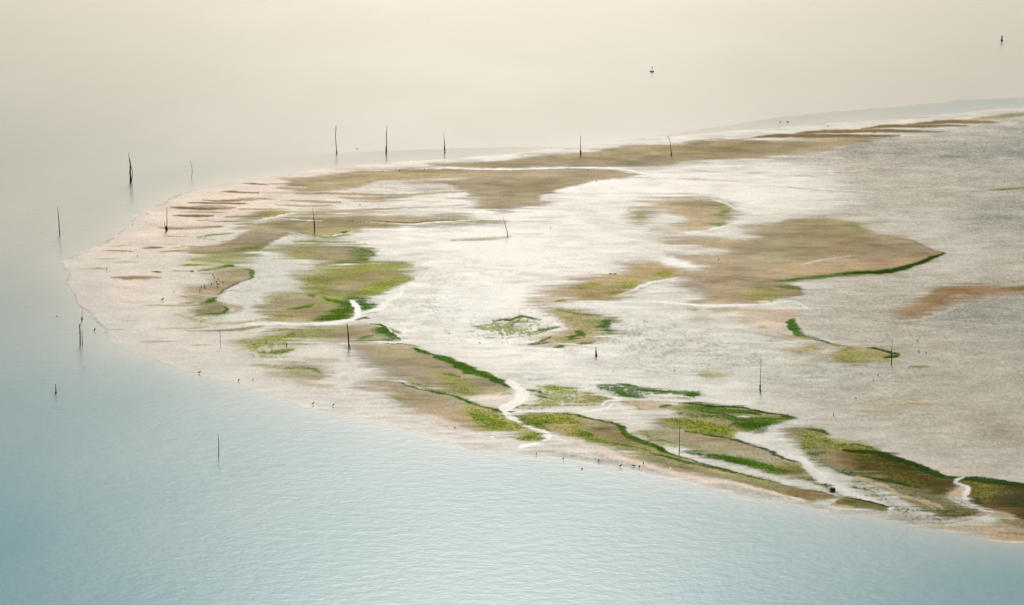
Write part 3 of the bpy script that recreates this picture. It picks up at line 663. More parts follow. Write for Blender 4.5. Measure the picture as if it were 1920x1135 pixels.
line("L 330,415 450,425 570,432 700,473 850,520 950,560 1050,602 1140,608", 'd', 34, .95, 3, taper=.55); line("L 620,470 750,510 900,560 1000,600", 'd', 40, .55, 5); line("L 470,600 560,615 680,640 800,668 900,690", 'd', 22, .85, 4, .25); line("L 1030,640 1100,640 1110,700", 'x', 50, .55, 6); line("L 940,690 1060,720", 'x', 40, .5, 7); line("L 1090,610 1130,640 1130,650", 'x', 26, .7, 3)
line("L 390,610 460,625 600,660 720,725", 't', 22, .85, 4); line("L 690,725 800,755 950,790 1060,840", 't', 22, .75, 5); line("L 730,770 830,785 950,825", 'h', 14, .7, 4); line("L 750,760 900,790 1000,850", 't', 10, .5, 4); line("L 1000,870 1150,860 1290,860", 'Y', 22, .6, 6, .3)
poly("L 350,640 450,650 640,710 700,800 600,790 450,730", 'q', 0.8, 8, 0.3); line("L 350,660 450,690 560,700", 'd', 14, .35, 4, .7); line("L 650,810 740,840 900,850", 'd', 26, .4, 5, .7)
line("L 0,470 100,560 200,640 320,710 420,750 560,795 660,830", 'w', 46, .95, 4, .1, taper=.45)
poly("L 240,800,6 320,752 380,755 450,773 560,798 652,830 620,852 480,837 350,827", 'Y', 0.9, 3); line("L 320,754 450,775 560,800 650,830", 'd', 13, .85, 2.5); line("L 300,770 420,790", 'k', 16, .5, 4); line("L 240,805 330,815 430,832", 't', 16, .8, 4); line("L 420,830 560,845 640,845", 'k', 8, .5, 3)
line("L 640,830 680,850 700,860", 'w', 20, .7, 3)
poly("L 1150,625 1180,612 1260,613 1400,633 1644,665 1900,700 2400,760 2400,960 1900,950 1644,932 1560,892 1450,852 1300,807 1235,762 1250,690 1215,665", 'k', 0.97, 3)
poly("L 1190,625 1400,640 1460,700 1420,790 1300,800 1245,760 1260,690", 'Y', 0.6, 8, 0.5); poly("L 1330,660 1600,700 1560,780 1400,780", 'Y', 0.25, 10, 0.5)
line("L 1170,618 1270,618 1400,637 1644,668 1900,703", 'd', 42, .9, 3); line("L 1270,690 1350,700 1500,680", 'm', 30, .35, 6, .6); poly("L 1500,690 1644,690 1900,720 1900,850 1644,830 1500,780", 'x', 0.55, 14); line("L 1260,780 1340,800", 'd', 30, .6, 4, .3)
poly("L 1320,830 1500,850 1644,930 1644,960 1500,930 1400,880", 'h', 0.7, 10)
poly("L 1120,690 1210,690 1230,730 1160,770 1110,740", 't', 0.9, 4); line("L 1140,700 1200,720", 'k', 8, .4, 3, .5)
line("L 1185,605 1150,622 1146,645 1180,662 1232,690 1215,750 1225,770", 'w', 18, 1, 2, .1, taper=.3); line("L 1195,700 1215,750", 'w', 22, .6, 3, .4)
line("L 1112,742 1160,785 1240,815 1320,845 1400,862", 'w', 11, 1, 1.8, taper=.3); line("L 1420,860 1340,900 1240,925 1130,950 1000,985", 'w', 10, .8, 2); line("L 1110,735 1150,775 1300,835", 'x', 5, .6, 1.6)
line("L 950,965 1100,945 1250,915 1350,880", 'k', 5, .5, 2, .3)
poly("L 960,985 1100,958 1300,955 1440,982 1644,1000 1644,1085 1480,1082 1400,1042 1250,1010 1100,1000", 't', 0.85, 6, .15); poly("L 1180,980 1330,985 1420,1040 1380,1050 1250,1030", 'q', .6, 8)
poly("L 1420,900 1560,900 1800,960 1800,1000 1644,990 1500,970", 'Y', 0.7, 8, .2); line("L 1470,1010 1644,1025 1800,1040", 'h', 20, .7, 5); line("L 1400,1060 1480,1080 1644,1090", 'p', 12, .8, 3); line("L 1420,860 1500,880 1560,920", 't', 30, .6, 6)
line("L 1080,905 1200,920 1320,890", 't', 20, .6, 6); line("L 850,850 950,850", 'd', 10, .5, 3, .5); line("L 1000,850 1140,852", 'm', 10, .5, 3, .5)
line("K -80,890 280,945 600,1000 900,1075 1100,1110", 'n', 80, .7, 8, .65); line("K 100,900 400,970 700,1030", 'm', 40, .6, 6, .7)
line("J 1400,425 1650,465 1900,505", 'g', 60, .8, 8, .6); line("J 1450,380 1700,400 1950,430 K 420,600", 'n', 40, .6, 8, .7); line("K 480,560 700,600 850,560", 'm', 50, .6, 6, .65)
line("J 560,480 800,560 1050,610", 'g', 40, .6, 8, .65); line("J 280,420 420,440 560,470", 'n', 40, .5, 8, .7); line("I 1600,380 1750,450 1900,480", 'n', 60, .45, 8, .75)
# moss and mottling on the near right banks
poly("L 330,400 560,415 720,470 920,540 1080,615 1110,700 1000,850 800,740 600,650 420,600 330,520", 'm', .3, 8, .85)
poly("L 380,420 560,440 760,520 1000,640 1060,720 900,740 700,660 480,580", 'Y', .35, 10, .8)
poly("L 1200,630 1400,640 1644,680 1800,720 1800,900 1560,850 1320,790 1250,740", 'm', .34, 8, .8)
poly("L 1250,650 1500,690 1500,800 1400,800 1260,760", 'y', .35, 8, .8)
poly("L 1100,880 1000,860 1180,800 1300,860", 'm', .4, 5, .7)
poly("L 0,610 100,612 200,655 262,690 310,735 240,715 100,650", 'm', .5, 4, .75)
poly("L 330,640 480,660 620,720 680,780 560,770 430,720", 'm', .35, 8, .85)
poly("L 640,820 900,850 1100,900 1250,890 1000,960 760,930", 'k', .35, 8, .8)
# thin bloom, seen as faint mottling on the white middle
for P_, a_ in (("O 700,560 820,540 960,580 1080,570 1160,600 1120,650 960,650 820,640 740,620", .4), ("O 680,470 900,480 1000,520 900,560 780,560", .3),
               ("O 820,690 960,700 1120,710 1240,720 1160,740 1020,735 900,720", .4), ("O 1130,600 1300,600 1440,640 1420,700 1260,720 1150,690", .45),
               ("O 1060,450 1250,470 1220,500 1080,530 960,520", .25), ("O 1400,640 1600,620 1640,700 1560,740 1440,720", .45), ("O 640,690 800,740 760,760 660,730", .35)):
    poly(P_, 'v', a_ * 0.75, 30, 0.75)
poly("O 400,500 560,490 520,580 400,580", 'v', .25, 25, .6)
for x_, y_ in ((1240, 1020), (1330, 1015)):
    pass
# lapping edge on the left shore and the marks along the near shore
line("A 440,1010 500,983 620,940 690,915 740,885 820,850 870,810 905,768 990,735 1000,690 1040,657 1100,645", 'u', 9, .42, 2.6, .8, taper=.2)
line("A 940,615 1040,622 1110,648", 'u', 9, .6, 2.2); line("A 1100,590 1200,572 1290,530 1380,490 1500,460", 'u', 9, .5, 2.2, .3)
line("E 470,210 490,260 510,300 530,410 580,500 640,565 690,615 760,675 805,715 795,770", 'u', 10, .45, 2.5, .4, taper=.2)
line("E 850,800 960,850 1100,910 1200,950 1330,1000", 'u', 6, .35, 2.5, .5)
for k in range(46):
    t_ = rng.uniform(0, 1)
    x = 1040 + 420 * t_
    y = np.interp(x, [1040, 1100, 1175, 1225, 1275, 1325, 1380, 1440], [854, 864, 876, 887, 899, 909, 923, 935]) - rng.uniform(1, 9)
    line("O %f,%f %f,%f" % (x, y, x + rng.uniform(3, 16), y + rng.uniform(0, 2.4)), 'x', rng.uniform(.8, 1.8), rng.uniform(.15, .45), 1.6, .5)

# uneven colour of the sand itself: drier and damper lenses, shell and silt
lens = smooth_noise(shape, (14, 120), rng, 4)
fine = smooth_noise(shape, (3, 26), rng, 3)
TINT *= 1.08
TINT *= (1 + (0.36 * lens + 0.30 * fine) * np.clip(DRY * 1.2, 0.08, 1))[..., None]
warm = smooth_noise(shape, (18, 90), rng, 3)
TINT *= 1 + warm[..., None] * np.array([0.09, 0.01, -0.10], np.float32) * np.clip(DRY, 0.15, 1)[..., None]
WET = np.clip(WET + (0.06 + 0.10 * sstep(450, 800, U)) * fine * (WET > .4) * (WET < .95), 0, 1)

# ------------------------------------------------------------------ heights and mesh of the flat
def blur(a, n):
    for ax in (0, 1):
        for k in range(2):
            c = np.cumsum(np.pad(a, [(n + 1, n) if i == ax else (0, 0) for i in (0, 1)], mode='edge'), axis=ax)
            a = (np.take(c, range(2 * n + 1, c.shape[ax]), axis=ax) - np.take(c, range(0, c.shape[ax] - 2 * n - 1), axis=ax)) / (2 * n + 1)
    return a

HGT = 0.08 + 0.26 * blur(DRY, 9) + 0.03 * blur(w1, 2)
prof = np.where(SD > 0, 1 - np.exp(-SD / 70.0), np.maximum(SD / 70.0, -1.6))
HGT = np.where(SD > 0, np.minimum(HGT, 0.02 + 0.62 * prof) , 0.02 + 0.30 * prof).astype(np.float32)
HGT = np.where(SD > 0, 0.015 + (HGT - 0.015) * np.clip((SD - 4) / 60.0, 0, 1), HGT)

def new_mesh_object(name, co, faces, mat, attrs=(), parent=None):
    me = bpy.data.meshes.new(name)
    co = np.asarray(co, np.float32)
    faces = np.asarray(faces, np.int32)
    k = faces.shape[1]
    me.vertices.add(len(co))
    me.vertices.foreach_set('co', co.ravel())
    me.loops.add(faces.size)
    me.loops.foreach_set('vertex_index', faces.ravel())
    me.polygons.add(len(faces))
    me.polygons.foreach_set('loop_start', np.arange(0, faces.size, k, dtype=np.int32))
    me.polygons.foreach_set('loop_total', np.full(len(faces), k, np.int32))
    me.polygons.foreach_set('use_smooth', np.ones(len(faces), bool))
    me.update(calc_edges=True)
    for an, typ, data in attrs:
        at = me.attributes.new(an, typ, 'POINT')
        if typ == 'FLOAT_COLOR':
            d4 = np.ones((len(co), 4), np.float32)
            d4[:, :3] = data
            at.data.foreach_set('color', d4.ravel())
        else:
            at.data.foreach_set('value', np.asarray(data, np.float32).ravel())
    me.materials.append(mat)
    o = bpy.data.objects.new(name, me)
    col.objects.link(o)
    if parent:
        o.parent = parent
    return o

def nodes_of(name):
    m = bpy.data.materials.new(name)
    m.use_nodes = True
    nt = m.node_tree
    return m, nt.nodes, nt.links, nt.nodes['Principled BSDF']

def math_node(n, l, op, a, b=None, c=None, clamp=False):
    q = n.new('ShaderNodeMath')
    q.operation = op
    q.use_clamp = clamp
    for i, v in enumerate((a, b, c)):
        if v is None:
            continue
        if isinstance(v, (int, float)):
            q.inputs[i].default_value = v
        else:
            l.new(v, q.inputs[i])
    return q.outputs[0]

def noise_node(n, l, vec, scale, detail=2, rough=0.5):
    q = n.new('ShaderNodeTexNoise')
    q.inputs['Scale'].default_value = scale
    q.inputs['Detail'].default_value = detail
    q.inputs['Roughness'].default_value = rough
    l.new(vec, q.inputs['Vector'])
    return q.outputs['Fac']

def mapped(n, l, scale, rot=0.0):
    tc = n.new('ShaderNodeTexCoord')
    mp = n.new('ShaderNodeMapping')
    mp.inputs['Scale'].default_value = scale
    mp.inputs['Rotation'].default_value = (0, 0, rot)
    l.new(tc.outputs['Object'], mp.inputs['Vector'])
    return mp.outputs['Vector']

# ---- sand material
def sand_material():
    m, n, l, bs = nodes_of('tidal_sand')
    at = n.new('ShaderNodeAttribute'); at.attribute_name = 'tint'
    aw = n.new('ShaderNodeAttribute'); aw.attribute_name = 'wet'
    ar = n.new('ShaderNodeAttribute'); ar.attribute_name = 'rip'
    v1 = mapped(n, l, (1.0, 0.75, 1.0), 0.05)
    v2 = mapped(n, l, (0.28, 0.33, 1.0), -0.03)
    rp = noise_node(n, l, v1, 2.2, 3, 0.6)
    rb = noise_node(n, l, v2, 0.55, 3, 0.55)
    gr = noise_node(n, l, mapped(n, l, (1, .35, 1)), 3.2, 2, 0.7)
    # film of water lies in the troughs
    k = math_node(n, l, 'MULTIPLY_ADD', rp, 0.75, math_node(n, l, 'MULTIPLY', rb, 0.25))       # ~0.5
    kk = math_node(n, l, 'MULTIPLY', math_node(n, l, 'SUBTRACT', k, 0.5), 7.0)
    film = math_node(n, l, 'MULTIPLY_ADD', math_node(n, l, 'MULTIPLY', kk, ar.outputs['Fac']), 0.30, aw.outputs['Fac'], clamp=True)
    film = math_node(n, l, 'MULTIPLY_ADD', film, 1.12, -0.12, clamp=True)
    # tint with grain
    ga = math_node(n, l, 'MULTIPLY_ADD', ar.outputs['Fac'], 0.9, 0.45)
    gv = math_node(n, l, 'MULTIPLY_ADD', math_node(n, l, 'SUBTRACT', gr, 0.5), ga, 1.0)
    gk = math_node(n, l, 'MULTIPLY_ADD', rb, 0.4, 0.80)
    gm = math_node(n, l, 'MULTIPLY', gv, gk)
    mixc = n.new('ShaderNodeVectorMath'); mixc.operation = 'SCALE'
    l.new(at.outputs['Color'], mixc.inputs[0]); l.new(gm, mixc.inputs['Scale'])
    l.new(mixc.outputs[0], bs.inputs['Base Color'])
    ro = math_node(n, l, 'MULTIPLY_ADD', film, -0.44, 0.80)
    l.new(ro, bs.inputs['Roughness'])
    l.new(math_node(n, l, 'MULTIPLY_ADD', film, 0.120, 1.005), bs.inputs['IOR'])
    l.new(math_node(n, l, 'MULTIPLY', film, 0.15), bs.inputs['Coat Weight'])
    bs.inputs['Coat Roughness'].default_value = 0.04
    bs.inputs['Coat IOR'].default_value = 1.25
    bp = n.new('ShaderNodeBump')
    bp.inputs['Distance'].default_value = 0.10
    l.new(math_node(n, l, 'MULTIPLY_ADD', ar.outputs['Fac'], 0.22, 0.05), bp.inputs['Strength'])
    l.new(rp, bp.inputs['Height'])
    l.new(bp.outputs[0], bs.inputs['Normal'])
    return m

SAND = sand_material()
keep = SD > -60
idx = -np.ones(shape, np.int64)
q = keep[:-1, :-1] & keep[1:, :-1] & keep[:-1, 1:] & keep[1:, 1:]
used = np.zeros(shape, bool)
used[:-1, :-1] |= q; used[1:, :-1] |= q; used[:-1, 1:] |= q; used[1:, 1:] |= q
idx[used] = np.arange(used.sum())
gx, gy = ground(U[used], V[used], HGT[used])
jj, ii = np.nonzero(q)
faces = np.stack([idx[jj, ii], idx[jj + 1, ii], idx[jj + 1, ii + 1], idx[jj, ii + 1]], 1)
flat = new_mesh_object('sand_flat', np.stack([gx, gy, HGT[used]], 1), faces, SAND,
                       (('tint', 'FLOAT_COLOR', TINT[used]), ('wet', 'FLOAT', WET[used]), ('rip', 'FLOAT', RIP[used])))
flat['kind'] = 'structure'

def height_at(u, v):
    i = int(np.clip(np.searchsorted(GX, u), 0, NX - 1)); j = int(np.clip(np.searchsorted(GY, v), 0, NY - 1))
    if not (GX[0] <= u <= GX[-1] and GY[0] <= v <= GY[-1]):
        return 0.0
    return max(float(HGT[j, i]), 0.0)

# ------------------------------------------------------------------ water
def water_material():
    m, n, l, bs = nodes_of('estuary_water')
    ac = n.new('ShaderNodeAttribute'); ac.attribute_name = 'calm'
    v1 = mapped(n, l, (0.50, 0.85, 1.0), 0.15)
    v2 = mapped(n, l, (0.9, 1.1, 1.0), -0.12)
    v3 = mapped(n, l, (0.03, 0.02, 1.0), 0.2)
    a = noise_node(n, l, v1, 0.9, 2, 0.5)
    b = noise_node(n, l, v2, 1.7, 2, 0.5)
    c = noise_node(n, l, v3, 1.0, 2, 0.5)
    hsum = math_node(n, l, 'MULTIPLY_ADD', b, 0.45, a)
    amp = math_node(n, l, 'MULTIPLY_ADD', c, 0.8, 0.6)
    hgt = math_node(n, l, 'MULTIPLY', hsum, amp)
    bp = n.new('ShaderNodeBump')
    bp.inputs['Distance'].default_value = 0.25
    st = math_node(n, l, 'MULTIPLY_ADD', ac.outputs['Fac'], -0.08, 0.115, clamp=True)
    l.new(st, bp.inputs['Strength'])
    l.new(hgt, bp.inputs['Height'])
    l.new(bp.outputs[0], bs.inputs['Normal'])
    mx = n.new('ShaderNodeMix'); mx.data_type = 'RGBA'
    mx.inputs['A'].default_value = (0.000, 0.172, 0.220, 1)
    mx.inputs['B'].default_value = (0.025, 0.21, 0.25, 1)
    l.new(ac.outputs['Fac'], mx.inputs['Factor'])
    as_ = n.new('ShaderNodeAttribute'); as_.attribute_name = 'shoal'
    sandv = n.new('ShaderNodeMix'); sandv.data_type = 'RGBA'
    sandv.inputs['B'].default_value = (0.33, 0.34, 0.30, 1)
    asl = n.new('ShaderNodeAttribute'); asl.attribute_name = 'silt_sheen'
    sheenv = n.new('ShaderNodeMix'); sheenv.data_type = 'RGBA'
    sheenv.inputs['B'].default_value = (0.125, 0.180, 0.150, 1)  # silty beige that also stands in for reflected horizon sky
    l.new(mx.outputs['Result'], sheenv.inputs['A']); l.new(asl.outputs['Fac'], sheenv.inputs['Factor'])
    l.new(sheenv.outputs['Result'], sandv.inputs['A'])
    l.new(math_node(n, l, 'MULTIPLY_ADD', math_node(n, l, 'SUBTRACT', c, 0.5), 0.5, as_.outputs['Fac'], clamp=True), sandv.inputs['Factor'])
    l.new(sandv.outputs['Result'], bs.inputs['Base Color'])
    l.new(math_node(n, l, 'MULTIPLY_ADD', ac.outputs['Fac'], -0.20, math_node(n, l, 'MULTIPLY_ADD', c, 0.10, 0.25)), bs.inputs['Roughness'])
    l.new(math_node(n, l, 'MULTIPLY_ADD', ac.outputs['Fac'], -0.055, 1.108), bs.inputs['IOR'])
    bs.inputs['Coat Weight'].default_value = 0.25
    bs.inputs['Coat Roughness'].default_value = 0.06
    bs.inputs['Coat IOR'].default_value = 1.25
    bc = n.new('ShaderNodeBump'); bc.inputs['Distance'].default_value = 0.25; bc.inputs['Strength'].default_value = 0.035
    l.new(hgt, bc.inputs['Height']); l.new(bc.outputs[0], bs.inputs['Coat Normal'])
    bs.inputs['Specular IOR Level'].default_value = 0.5
    return m

WATER = water_material()
wx = np.concatenate([-np.geomspace(30000, 190, 30), np.arange(-180, 181, 1.2), np.geomspace(190, 30000, 30)])
wy = np.concatenate([np.linspace(-3000, 240, 30), np.arange(244, 760, 1.2), np.geomspace(766, 50000, 50)])
WX, WY = np.meshgrid(wx, wy)
# sheet coordinates of the water points (for the smooth strip behind the flat)
zc = WY * CP + CAM_H * SP
WU = 960 + FPX * WX / np.maximum(zc, 1)
WV = 567.5 - FPX * (WY * SP - CAM_H * CP) / np.maximum(zc, 1)
upper = np.interp(WU, [380, 480, 560, 620, 720, 840, 960, 1085, 1260, 1450, 1560, 1680, 1780, 1800, 1920, 2200], [300, 294, 290, 288, 283, 279, 276, 274, 250, 222, 210, 201, 192, 187, 184, 178])
calm = sstep(-1.5, 1.5, WV - upper) * sstep(480, 720, WU) * sstep(420, 390, WV) * (WY > 300)
calm = calm * np.interp(WU, [400, 560, 960, 1100, 1400, 1700, 1920], [.0, .22, .24, .12, .25, .5, .75])
# shoal: sand bed showing through the shallow margin, and silt held in suspension round the flat
dsh = np.full(WX.shape, 9e3)
view = (WY > 250) & (WY < 1400) & (np.abs(WU - 960) < 1500)
sx, sy = ground(shore[::2, 0], shore[::2, 1])
dv, _, _ = seg_dist(WX[view], WY[view] / YS, np.stack([sx, sy / YS, sx * 0], 1), True)
dsh[view] = dv
shoal = 0.50 * np.exp(-dsh / 4.0) + 0.20 * np.exp(-dsh / 45.0)
wi = np.arange(WX.size).reshape(WX.shape)
wf = np.stack([wi[:-1, :-1].ravel(), wi[:-1, 1:].ravel(), wi[1:, 1:].ravel(), wi[1:, :-1].ravel()], 1)
# far water: silt plus warm sky reflection put into the colour; teal near side
silt_sheen = sstep(325, 475, WY - 0.10 * WX) * (1 - 0.75 * calm)
sea = new_mesh_object('sea_water', np.stack([WX.ravel(), WY.ravel(), np.zeros(WX.size)], 1), wf, WATER, (('calm', 'FLOAT', calm.ravel()), ('shoal', 'FLOAT', shoal.ravel()), ('silt_sheen', 'FLOAT', silt_sheen.ravel())))
sea['kind'] = 'structure'

# ------------------------------------------------------------------ simple materials
def plain(name, c, rough=0.8, vary=0.35, scale=6.0, c2=None):
    m, n, l, bs = nodes_of(name)
    v = mapped(n, l, (1, 1, 0.35))
    f = noise_node(n, l, v, scale, 3, 0.6)
    mx = n.new('ShaderNodeMix'); mx.data_type = 'RGBA'
    c2 = c2 or tuple(x * (1 - vary) for x in c)
    mx.inputs['A'].default_value = (*c, 1); mx.inputs['B'].default_value = (*c2, 1)
    l.new(math_node(n, l, 'MULTIPLY_ADD', f, 2.0, -0.5, clamp=True), mx.inputs['Factor'])
    l.new(mx.outputs['Result'], bs.inputs['Base Color'])
    bs.inputs['Roughness'].default_value = rough
    bs.inputs['IOR'].default_value = 1.25
    bp = n.new('ShaderNodeBump'); bp.inputs['Strength'].default_value = 0.3; bp.inputs['Distance'].default_value = 0.02
    l.new(f, bp.inputs['Height']); l.new(bp.outputs[0], bs.inputs['Normal'])
    return m

WOOD_DARK = plain('wet_black_wood', (0.022, 0.020, 0.014), 0.75)
WOOD_BROWN = plain('weathered_brown_wood', (0.075, 0.060, 0.035), 0.85, c2=(0.035, 0.028, 0.018))
WOOD_PALE = plain('bleached_twig', (0.26, 0.23, 0.16), 0.9)
WEED = plain('dark_bladder_weed', (0.022, 0.022, 0.012), 0.7, scale=14)
FEATHER = plain('dark_plumage', (0.018, 0.015, 0.012), 0.8, scale=20)
FEATHER_BROWN = plain('brown_plumage', (0.16, 0.085, 0.035), 0.8, scale=20)
FEATHER_GREY = plain('grey_plumage', (0.17, 0.155, 0.13), 0.8, scale=20)
LEG_SKIN = plain('leg_skin', (0.10, 0.05, 0.025), 0.6)
BUOY_BLACK = plain('black_buoy_paint', (0.012, 0.012, 0.010), 0.5, scale=3)
BUOY_RUST = plain('rusty_buoy_top', (0.10, 0.045, 0.025), 0.7, scale=3)
BUOY_STEEL = plain('grey_mast_steel', (0.20, 0.19, 0.15), 0.6, scale=3)

# ------------------------------------------------------------------ builders
def tube_into(bm, pts, radii, sides=7, rough=0.0, seed=0):
    r_ = random.Random(seed)
    pts = [Vector(p) for p in pts]
    rings = []
    for i, p in enumerate(pts):
        a = pts[max(i - 1, 0)]; b = pts[min(i + 1, len(pts) - 1)]
        t = (b - a).normalized()
        ref = Vector((1, 0, 0)) if abs(t.x) < 0.9 else Vector((0, 1, 0))
        u = t.cross(ref).normalized(); w = t.cross(u)
        ring = []
        for k in range(sides):
            an = 2 * math.pi * k / sides
            rr = radii[i] * (1 + rough * (r_.random() - 0.5))
            ring.append(bm.verts.new(p + (u * math.cos(an) + w * math.sin(an)) * rr))
        rings.append(ring)
    for A, B in zip(rings, rings[1:]):
        for k in range(sides):
            bm.faces.new((A[k], A[(k + 1) % sides], B[(k + 1) % sides], B[k]))
    bm.faces.new(rings[0][::-1]); bm.faces.new(rings[-1])

def finish(name, bm, mat, parent=None):
    bmesh.ops.recalc_face_normals(bm, faces=bm.faces)
    me = bpy.data.meshes.new(name)
    bm.to_mesh(me); bm.free()
    for p in me.polygons:
        p.use_smooth = True
    me.materials.append(mat)
    o = bpy.data.objects.new(name, me)
    col.objects.link(o)
    if parent is not None:
        o.parent = parent
    return o

def thing(name, label, cat, loc, group=None):
    o = bpy.data.objects.new(name, None)
    o.empty_display_size = 0.3
    col.objects.link(o)
    o.location = loc
    o['label'] = label; o['category'] = cat
    if group:
        o['group'] = group
    return o

def dense(pts, n=4, jit=0.0, seed=0):
    """pts of (x, z, r) -> smooth centreline and radii"""
    r_ = random.Random(seed)
    a = catmull(np.array([(p[0], p[1], p[2]) for p in pts], float), False, n) if len(pts) > 2 else np.array(pts, float)
    if len(pts) == 2:
        a = np.array([[pts[0][k] + (pts[1][k] - pts[0][k]) * i / 5 for k in range(3)] for i in range(6)])
    P, Rr = [], []
    for i, (x, z, r) in enumerate(a):
        P.append((x + r_.uniform(-jit, jit), r_.uniform(-jit, jit), z)); Rr.append(max(r, 0.006))
    return P, Rr

def pole(u, v, label, parts, group='withy poles set round the tidal flat'):
    """parts: (name, material, [(u, v, width), ...]) traced upwards from the base at (u, v)"""
    h = height_at(u, v)
    x, y = ground(u, v, h)
    ppm = px_per_m(v)
    t = thing('withy_pole', label, 'pole', (float(x), float(y), h), group)
    for i, (nm, mat, pts) in enumerate(parts):
        q = [((a - u) / ppm, (v - b) / (ppm * CP), 0.45 * w / ppm) for a, b, w in pts]
        bm = bmesh.new()
        if nm == 'weed_collar':
            P, Rr = dense(q, 4, 0.02, i + int(u))
            P = [(P[0][0], P[0][1], P[0][2] - 0.15)] + P
            tube_into(bm, P, [Rr[0]] + Rr, 9, 0.7, int(u))
            r_ = random.Random(int(u) + i)
            for k in range(14):                         # hanging fronds
                j = r_.randrange(1, len(P)); an = r_.uniform(0, 6.28); rr = Rr[min(j, len(Rr) - 1)]
                p0 = Vector(P[j]); o_ = Vector((math.cos(an), math.sin(an), 0))
                tube_into(bm, [p0 + o_ * rr * .6, p0 + o_ * rr * 1.5 + Vector((0, 0, -.05)), p0 + o_ * rr * 1.6 + Vector((0, 0, -.22))], [.03, .025, .008], 4)
        else:
            P, Rr = dense(q, 4, 0.012, i + int(u))
            if abs(pts[0][1] - v) < 6 and pts[0][1] >= v - 2:
                P = [(P[0][0], P[0][1], P[0][2] - 0.5)] + P; Rr = [Rr[0]] + Rr
            tube_into(bm, P, Rr, 7, 0.25, int(u) + i)
            r_ = random.Random(int(u) * 3 + i)
            if nm == 'shaft':
                for k in range(5):                      # snapped side twigs
                    j = r_.randrange(len(P) // 3, len(P)); an = r_.uniform(0, 6.28)
                    L = r_.uniform(.08, .22)
                    p0 = Vector(P[j]); d = Vector((math.cos(an), math.sin(an), 1.0)).normalized() * L
                    tube_into(bm, [p0, p0 + d], [Rr[j] * .6, Rr[j] * .3], 4)
        finish(nm, bm, mat, t)
    return t

D_, B_, P_ = WOOD_DARK, WOOD_BROWN, WOOD_PALE
pole(245, 341, 'thick black pole with a bent second stake in open water left of the flat', [
    ('shaft', D_, [(245, 341, 3.2), (244.6, 325, 3.6), (245.6, 308, 2.6), (243.8, 298, 1.6)]), ('twig', B_, [(243.8, 299, 1.4), (243.4, 293, .9), (243.2, 287, .6)]),
    ('bent_stake', D_, [(246, 341, 2.2), (248.8, 326, 1.6), (247.4, 316, 1.3), (245.8, 306, 1.0)]), ('weed_collar', WEED, [(245.4, 341, 4), (245.4, 336, 3.2)])])
pole(359.5, 333, 'thin faint curved twig standing in the water close to the far left shore', [('shaft', P_, [(359, 333, .9), (360.7, 322, 1), (360, 312, .9), (357.5, 301, .5)])])
pole(112, 441, 'slender dark pole alone in the water, farthest left in the photo', [('shaft', D_, [(112, 441, 2.2), (111.7, 425, 2), (111, 405, 1.5)]), ('twig', B_, [(111, 406, 1.2), (110.6, 397, 1.), (110.4, 388, .6)])])
pole(312.5, 433, 'pole with a black weedy foot and a short side stick on the peach coloured beach', [
    ('shaft', B_, [(312.5, 433, 1.8), (313.6, 415, 1.5), (314.5, 391, .8)]), ('side_stick', D_, [(311.5, 432, 1.4), (309.6, 424, 1.1), (309, 415, .7)]), ('weed_collar', WEED, [(312.5, 433, 4), (312.4, 428, 4), (312.5, 424, 2.5)])])
pole(590, 436, 'black pole with a leaning thin tip beside the pools in front of the far banks', [('shaft', D_, [(590, 436, 2.6), (589.6, 418, 2.2), (588.8, 407, 1.5)]), ('twig', B_, [(588.8, 408, 1.1), (587.8, 399, .8), (586.6, 391, .5)])])
pole(631.5, 288, 'crooked pale pole with a tufted top, first of the three off the far shore', [
    ('shaft', B_, [(631.5, 288, 1.9), (630.2, 270, 1.5), (629.6, 255, 1.3), (630.3, 245, 1.1)]), ('twig', P_, [(630.3, 246, 1.2), (631.3, 242, .8), (630.6, 236, .5)]), ('twig', P_, [(630.2, 246, .9), (629.2, 242, .7), (629.6, 239, .5)]), ('weed_collar', WEED, [(631.5, 288, 2.4), (631.4, 283, 2)])])
pole(724, 287, 'straight tall pole with a dark foot, middle of the three off the far shore', [
    ('shaft', B_, [(724, 287, 2.2), (725, 270, 1.7), (725, 255, 1.5), (725.7, 243, 1.1)]), ('twig', P_, [(725.7, 244, 1.), (726.2, 240, .8), (726, 236, .5)]), ('weed_collar', WEED, [(724, 287, 2.8), (724.6, 275, 2.2)])])
pole(833.6, 284, 'shorter pole with a bent tip, last of the three off the far shore', [
    ('shaft', B_, [(833.9, 284, 2.0), (833.7, 272, 1.6), (833, 262, 1.3)]), ('twig', P_, [(833, 263, 1.1), (832.4, 255, .8), (831.8, 249, .5)]), ('weed_collar', WEED, [(833.8, 284, 2.4), (833.7, 274, 2.)])])
pole(1088.7, 291, 'upright pole with a black foot at the upper edge of the far olive bank', [('shaft', B_, [(1088.7, 291, 1.8), (1088.6, 281, 1.6), (1088.5, 268, 1.1), (1088.6, 255, .7)]), ('weed_collar', WEED, [(1088.7, 291, 2.8), (1088.6, 282, 2.2)])])
t10 = pole(1259, 292, 'leaning pole with a wire ring at its top on the far olive bank', [('shaft', B_, [(1259, 292, 1.9), (1258, 280, 1.3), (1255.6, 266, 1.1), (1253.6, 260, .9)]), ('weed_collar', WEED, [(1259, 292, 2.2), (1258.8, 287, 1.8)])])
bm = bmesh.new()
ppm10 = px_per_m(292)
tube_into(bm, [((1252.5 - 1259 + 1.6 * math.cos(a)) / ppm10, 0.02, (292 - 257.5 + 1.8 * math.sin(a)) / (ppm10 * CP)) for a in np.linspace(-1.2, 4.9, 14)], [.03] * 14, 5)
finish('wire_ring', bm, WOOD_PALE, t10)
